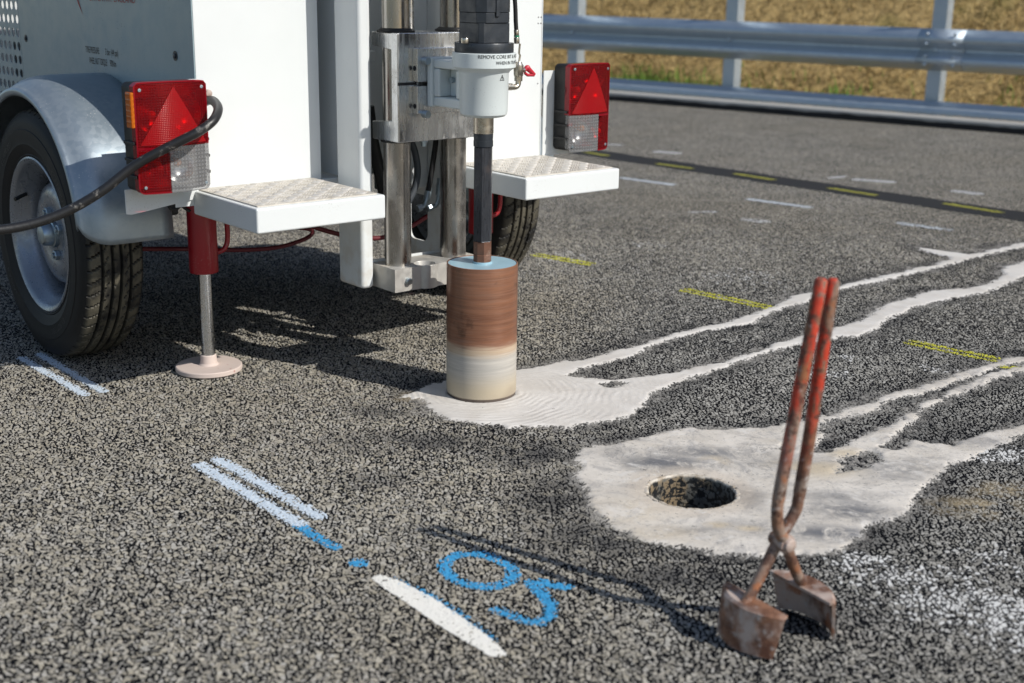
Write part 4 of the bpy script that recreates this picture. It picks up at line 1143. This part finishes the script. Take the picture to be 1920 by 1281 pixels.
lathe(bm, (0, 0, -.03), (0, 0, 1), [(0, .0735), (.034, .0738), (.0355, .0748), (.038, .0752), (.3155, .0752), (.3172, .0747), (.3175, .0728), (.314, .0722)], 96, False)
build('bit_barrel', bm, 'bit', Ds, 40)

# ------------------------------------------------------------------ black hose that hangs across the left tail light
bm = NB()
tube(bm, spline([at(384, 191, 2.62), at(393, 188, 2.60), at(403, 192, 2.57), at(409, 206, 2.53), at(399, 227, 2.495), at(372, 247, 2.48), at(335, 266, 2.475), at(290, 289, 2.472), at(245, 316, 2.47), at(190, 359, 2.46), at(130, 394, 2.45), at(60, 420, 2.43), at(-20, 433, 2.40), at(-120, 432, 2.36)], 10), .0093, 16)
def hose_mat():
    m = NT('scuffed_black_hose')
    n = m.noise(60, 5, .7)
    c = m.mix(m.ss(m.math('ADD', n, m.math('MULTIPLY', m.math('SUBTRACT', m.noise(7, 2), .5), .5)), .58, .74), (.014, .014, .015), (.19, .18, .165))
    m.set(c, .42, 0, .5); m.bump(m.noise(90, 3), .2, .002)
    return m.m
hs = build('rubber_hose', bm, hose_mat(), None, 60)
tag(hs, 'scuffed black rubber hose sagging across the left red tail light', 'hose')

# ------------------------------------------------------------------ lifting tongs standing on the road
JC = Vector((.366, 1.612, 0)); PX, PY = Vector((.84, .543, 0)), Vector((-.543, .84, 0))
TG = empty('core_lifting_tongs', None, JC)
tag(TG, 'rusty scissor tongs with worn red handles and curved jaws standing on the road', 'tongs')
tl = lambda s, t, z: PX * s + PY * t + Vector((0, 0, z))
def jaw(sg):
    bm = NB(); na = 18; R, th, zt = .0765, .0042, .066
    hb, ht = radians(45), radians(53)                 # the plate reaches further round at the top
    pts = [-1 + 2 * k / na for k in range(na + 1)]
    def P(q, r, z):
        a = q * (hb + (ht - hb) * (max(0, z) / zt) ** .8); return tl(sg * r * cos(a), r * sin(a), z)
    foot = lambda q: .0008 + .003 * abs(sin(q * 2))
    O0 = [bm.verts.new(P(a, R, foot(a))) for a in pts]; Om = [bm.verts.new(P(a, R, .03)) for a in pts]; O1 = [bm.verts.new(P(a, R, zt - .004)) for a in pts]
    O2 = [bm.verts.new(P(a, R - .004, zt)) for a in pts]
    I0 = [bm.verts.new(P(a, R - th, foot(a))) for a in pts]; Im = [bm.verts.new(P(a, R - th, .03)) for a in pts]; I1 = [bm.verts.new(P(a, R - th, zt - .0045)) for a in pts]
    def lin(q, z):
        t = (R - .004) * sin(ht) * q; return tl(sg * ((R - .004) * cos(ht) - .004), t, z)
    L1 = [bm.verts.new(lin(q, zt)) for q in pts]; L0 = [bm.verts.new(lin(q, zt - .0045)) for q in pts]
    for k in range(na):
        for A, B in ((O0, Om), (Om, O1), (O1, O2), (O2, L1), (L1, L0), (L0, I1), (I1, Im), (Im, I0), (I0, O0)): bm.faces.new((A[k], A[k + 1], B[k + 1], B[k]))
    for k in (0, na): bm.faces.new((O0[k], Om[k], Im[k], I0[k])); bm.faces.new((Om[k], O1[k], I1[k], Im[k])); bm.faces.new((O1[k], O2[k], L1[k], L0[k], I1[k]))
    bmesh.ops.transform(bm, matrix=Matrix.Rotation(radians(sg * -5), 4, PY), verts=bm.verts, space=Matrix.Translation(-tl(sg * .07, 0, 0)))
    o = build('jaw', bm, 'rust', TG, 40); return o
jaw(-1); jaw(1).location = PX * .009 - Vector((0, .004, 0))
for sg, pts in ((-1, [(-.060, .0, .058), (-.042, .002, .075), (.004, .006, .138), (.030, .006, .172), (.034, .005, .19), (.036, .004, .215), (.042, 0, .30), (.056, -.004, .494)]),
                (1, [(.050, .0, .066), (.036, -.002, .082), (.004, -.006, .138), (-.010, -.006, .160), (-.015, -.006, .185), (-.013, -.005, .21), (.002, -.004, .30), (.034, -.004, .497)])):

    bm = NB(); c = spline([tl(*q) for q in pts], 8); c.append(c[-1] + (c[-1] - c[-2]).normalized() * .004)
    tube(bm, c, .0082, 16, [(.0078 if p.z < .12 else .0082 if p.z < .2 else .0088) * (1 if i < len(c) - 1 else .55) for i, p in enumerate(c)])
    ho = build('handle', bm, 'rust_handle', TG, 60)
bm = NB(); lathe(bm, tl(.004, -.020, .138), PY, [(0, .005), (.002, .009), (.006, .0105), (.034, .0105), (.038, .009), (.04, .005)], 20)
lathe(bm, tl(.004, -.0125, .138), PY, [(0, .0125), (.005, .0135), (.007, .0125)], 20); build('pivot_bolt', bm, 'rust', TG, 40)

# ------------------------------------------------------------------ kerb, guardrail, embankment
def rl(s, n, z): return RQ + RD * s + RN * n + Vector((0, 0, z))
def strip(name, prof, m, s0=-14, s1=24, parent=None, step=None, closed=True, smooth=35):
    bm = NB(); ss = [s0, s1] if not step else list(np.arange(s0, s1 + step * .5, step))
    R = [[bm.verts.new(rl(s, n, z)) for n, z in prof] for s in ss]
    k = len(prof)
    for A, B in zip(R, R[1:]):
        for j in range(k if closed else k - 1): bm.faces.new((A[j], A[(j + 1) % k], B[(j + 1) % k], B[j]))
    if closed: bm.faces.new(R[0][::-1]); bm.faces.new(R[-1])
    return build(name, bm, m, parent, smooth)
def kerb_mat():
    m = NT('kerb_concrete_with_tar')
    s = m.n('SeparateXYZ'); m.t.links.new(m.co(), s.inputs[0])
    f = m.ss(m.math('ADD', s.outputs[2], m.math('MULTIPLY', m.math('SUBTRACT', m.noise(5, 4), .5), .03)), .030, .044)
    c = m.mix(f, (.022, .022, .023), m.mix(m.noise(6, 5, .6), (.30, .29, .27), (.46, .45, .43)))
    m.set(c, .85, 0, .3); m.bump(m.noise(60, 4), .3, .006)
    return m.m
kb = strip('kerb', [(0, -.05), (0, .052), (.008, .06), (.13, .06), (.13, -.05)], kerb_mat())
tag(kb, kind='structure')
GR = empty('guardrail', None, rl(0, .35, 0))
tag(GR, 'galvanised steel W-beam guardrail on square posts along the far road edge', 'guardrail')
def child_of(o, p):
    o.parent = p; o.matrix_parent_inverse = Matrix.Translation(-p.location)
    return o
wprof = [(-.004, .322), (-.014, .324), (-.060, .362), (-.070, .370), (-.072, .378), (-.072, .394), (-.068, .402), (-.020, .434), (-.014, .442), (-.014, .458), (-.020, .466), (-.066, .496), (-.072, .504), (-.072, .522), (-.068, .532), (-.014, .572), (-.004, .577)]
def beam(s0, s1, dn=0):
    bm = NB(); R = []
    for s in (s0, s1):
        R.append([bm.verts.new(rl(s, .36 + n + dn, z)) for n, z in wprof])
    for j in range(len(wprof) - 1): bm.faces.new((R[0][j], R[0][j + 1], R[1][j + 1], R[1][j]))
    o = build('beam', bm, 'rail', None, 50); sm = o.modifiers.new('sheet', 'SOLIDIFY'); sm.thickness = .004; sm.offset = 0
    child_of(o, GR); return o
posts = [-6.3, -4.9, -3.48, -2.08, -.72, .76, 2.2, 3.65, 5.1, 6.5]
beam(-14, 24, 0); beam(.66, .95, -.0045).name = 'splice_plate'
for s in posts:
    bm = NB(); v = []
    x0, x1, y0, y1 = s - .045, s + .045, .365, .465
    # C-section post
    prof = [(x0, y0), (x1, y0), (x1, y1), (x0 + .0, y1), (x0, y1 - .006), (x1 - .006, y1 - .006), (x1 - .006, y0 + .006), (x0, y0 + .006)]
    A = [bm.verts.new(rl(a, b, .02)) for a, b in prof]; B = [bm.verts.new(rl(a, b, .86)) for a, b in prof]
    bm.faces.new(A[::-1]); bm.faces.new(B)
    for k in range(8): bm.faces.new((A[k], A[(k + 1) % 8], B[(k + 1) % 8], B[k]))
    child_of(build('post', bm, 'rail', None, 30), GR)
    bm = NB(); q = rl(s, .345, .449); lathe(bm, q, -RN, [(0, .018), (.004, .018), (.010, .012), (.012, .004)], 18); child_of(build('bolt', bm, 'rail', None), GR)
for a in (.72, .90):
    for z in (.36, .41, .487, .548): bm = NB(); lathe(bm, rl(a, .36 - .075 if z in (.41, .487) else .36 - .07, z), -RN, [(0, .012), (.006, .012), (.012, .006)], 12); child_of(build('splice_bolt', bm, 'rail', None), GR)
LR = strip('low_rail', [(.20, .056), (.20, .090), (.206, .098), (.29, .130), (.305, .132), (.312, .125), (.312, .056)], 'rail', smooth=50)
tag(LR, 'low galvanised steel rail lying on the kerb in front of the guardrail posts', 'rail')

def bank_mat():
    m = NT('dry_grass_matting', True)
    co = m.co()
    a, b = m.noise(16, 6, .7, co, .8), m.noise(45, 5, .7, co, .5)
    c = m.mix(m.ss(a, .36, .62), (.15, .10, .04), (.48, .335, .14))
    c = m.mix(m.ss(b, .5, .75), c, (.55, .42, .21))
    c = m.mix(m.ss(m.noise(1.6, 4, .6, co), .58, .72, 0, .45), c, (.13, .13, .03))
    m.set(c, .9, 0, .15)
    d = m.n('Displacement'); d.inputs['Midlevel'].default_value = .5; d.inputs['Scale'].default_value = .055
    m.put(d.inputs['Height'], m.math('ADD', m.math('MULTIPLY', a, .75), m.math('MULTIPLY', b, .3)))
    m.t.links.new(d.outputs[0], m.out.inputs['Displacement'])
    return m.m
sx = axis([(-16, -4, .4), (-4, 4.5, .026), (4.5, 24, .4)]); nx_ = axis([(.1305, .6, .05), (.6, 3.6, .026), (3.6, 16, .4)])
S, N_ = np.meshgrid(sx, nx_)
def bank_z(n): return .022 + np.clip(n - .62, 0, 99) * .62
Z = bank_z(N_) + .03 * np.sin(S * 1.7 + N_ * 2.1) * np.clip(N_ - .6, 0, 1) + .02 * np.sin(S * 4.1 - N_ * 3.3) * np.clip(N_ - .6, 0, 1)
VV = np.stack([RQ.x + RD.x * S + RN.x * N_, RQ.y + RD.y * S + RN.y * N_, Z], -1)
bk = grid_mesh('embankment', VV.reshape(-1, 3), len(nx_), len(sx), bank_mat())
tag(bk, kind='structure')
def blades(name, spots, m, hmin, hmax, lean=.5):
    n = len(spots); Vb = np.zeros((n, 5, 3))
    for i, (s, nn) in enumerate(spots):
        z = float(bank_z(np.array(nn))) - .01; b = rl(s, nn, z); a = random.uniform(0, 2 * pi); h = random.uniform(hmin, hmax)
        d = Vector((cos(a), sin(a), 0)); w = Vector((-d.y, d.x, 0)) * random.uniform(.0025, .005)
        l = d * h * random.uniform(.1, lean)
        Vb[i] = (b - w, b + w, b + w * .7 + Vector((0, 0, h * .6)) + l * .4, b - w * .7 + Vector((0, 0, h * .6)) + l * .4, b + Vector((0, 0, h)) + l)
    me = bpy.data.meshes.new(name); V2 = Vb.reshape(-1, 3)
    me.from_pydata(V2.tolist(), [], [f for i in range(n) for f in ((5 * i, 5 * i + 1, 5 * i + 2, 5 * i + 3), (5 * i + 3, 5 * i + 2, 5 * i + 4))])
    o = bpy.data.objects.new(name, me); COL.objects.link(o); me.materials.append(m)
    return tag(o, kind='stuff')
def blade_mat(name, a, b):
    m = NT(name); m.set(m.mix(m.ss(m.noise(5, 4), .35, .65), a, b), .8, 0, .2); return m.m
dry = []
while len(dry) < 16000:
    s, n = random.uniform(-3.6, 4.2), .34 + 2.6 * random.random() ** 1.4
    if n < .5 and random.random() < .45: continue
    if sin(s * 5 + 1.3) * sin(n * 7 + s) + random.uniform(-.9, 1.1) > .1: dry.append((s, n))
o = blades('dry_grass', dry, blade_mat('dry_grass_blades', (.24, .165, .06), (.52, .39, .18)), .02, .075, 1.3); o['label'] = 'dry golden grass on the bank behind the guardrail'
grn = []
for cs, cn, r, k in ((-1.62, .58, .17, 1100), (-1.25, .55, .14, 420), (-.55, .52, .1, 140), (-1.0, .75, .2, 90), (.0, .62, .10, 260), (.75, .5, .1, 60), (1.3, .75, .25, 120), (-.3, .62, .3, 110), (2.2, .6, .3, 110)):
    for _ in range(k): grn.append((random.gauss(cs, r), max(.34, random.gauss(cn, r * .6))))
o = blades('green_weeds', grn, blade_mat('green_weed_blades', (.07, .15, .02), (.15, .25, .045)), .04, .14, .9); o['label'] = 'fresh green weeds at the foot of the bank'
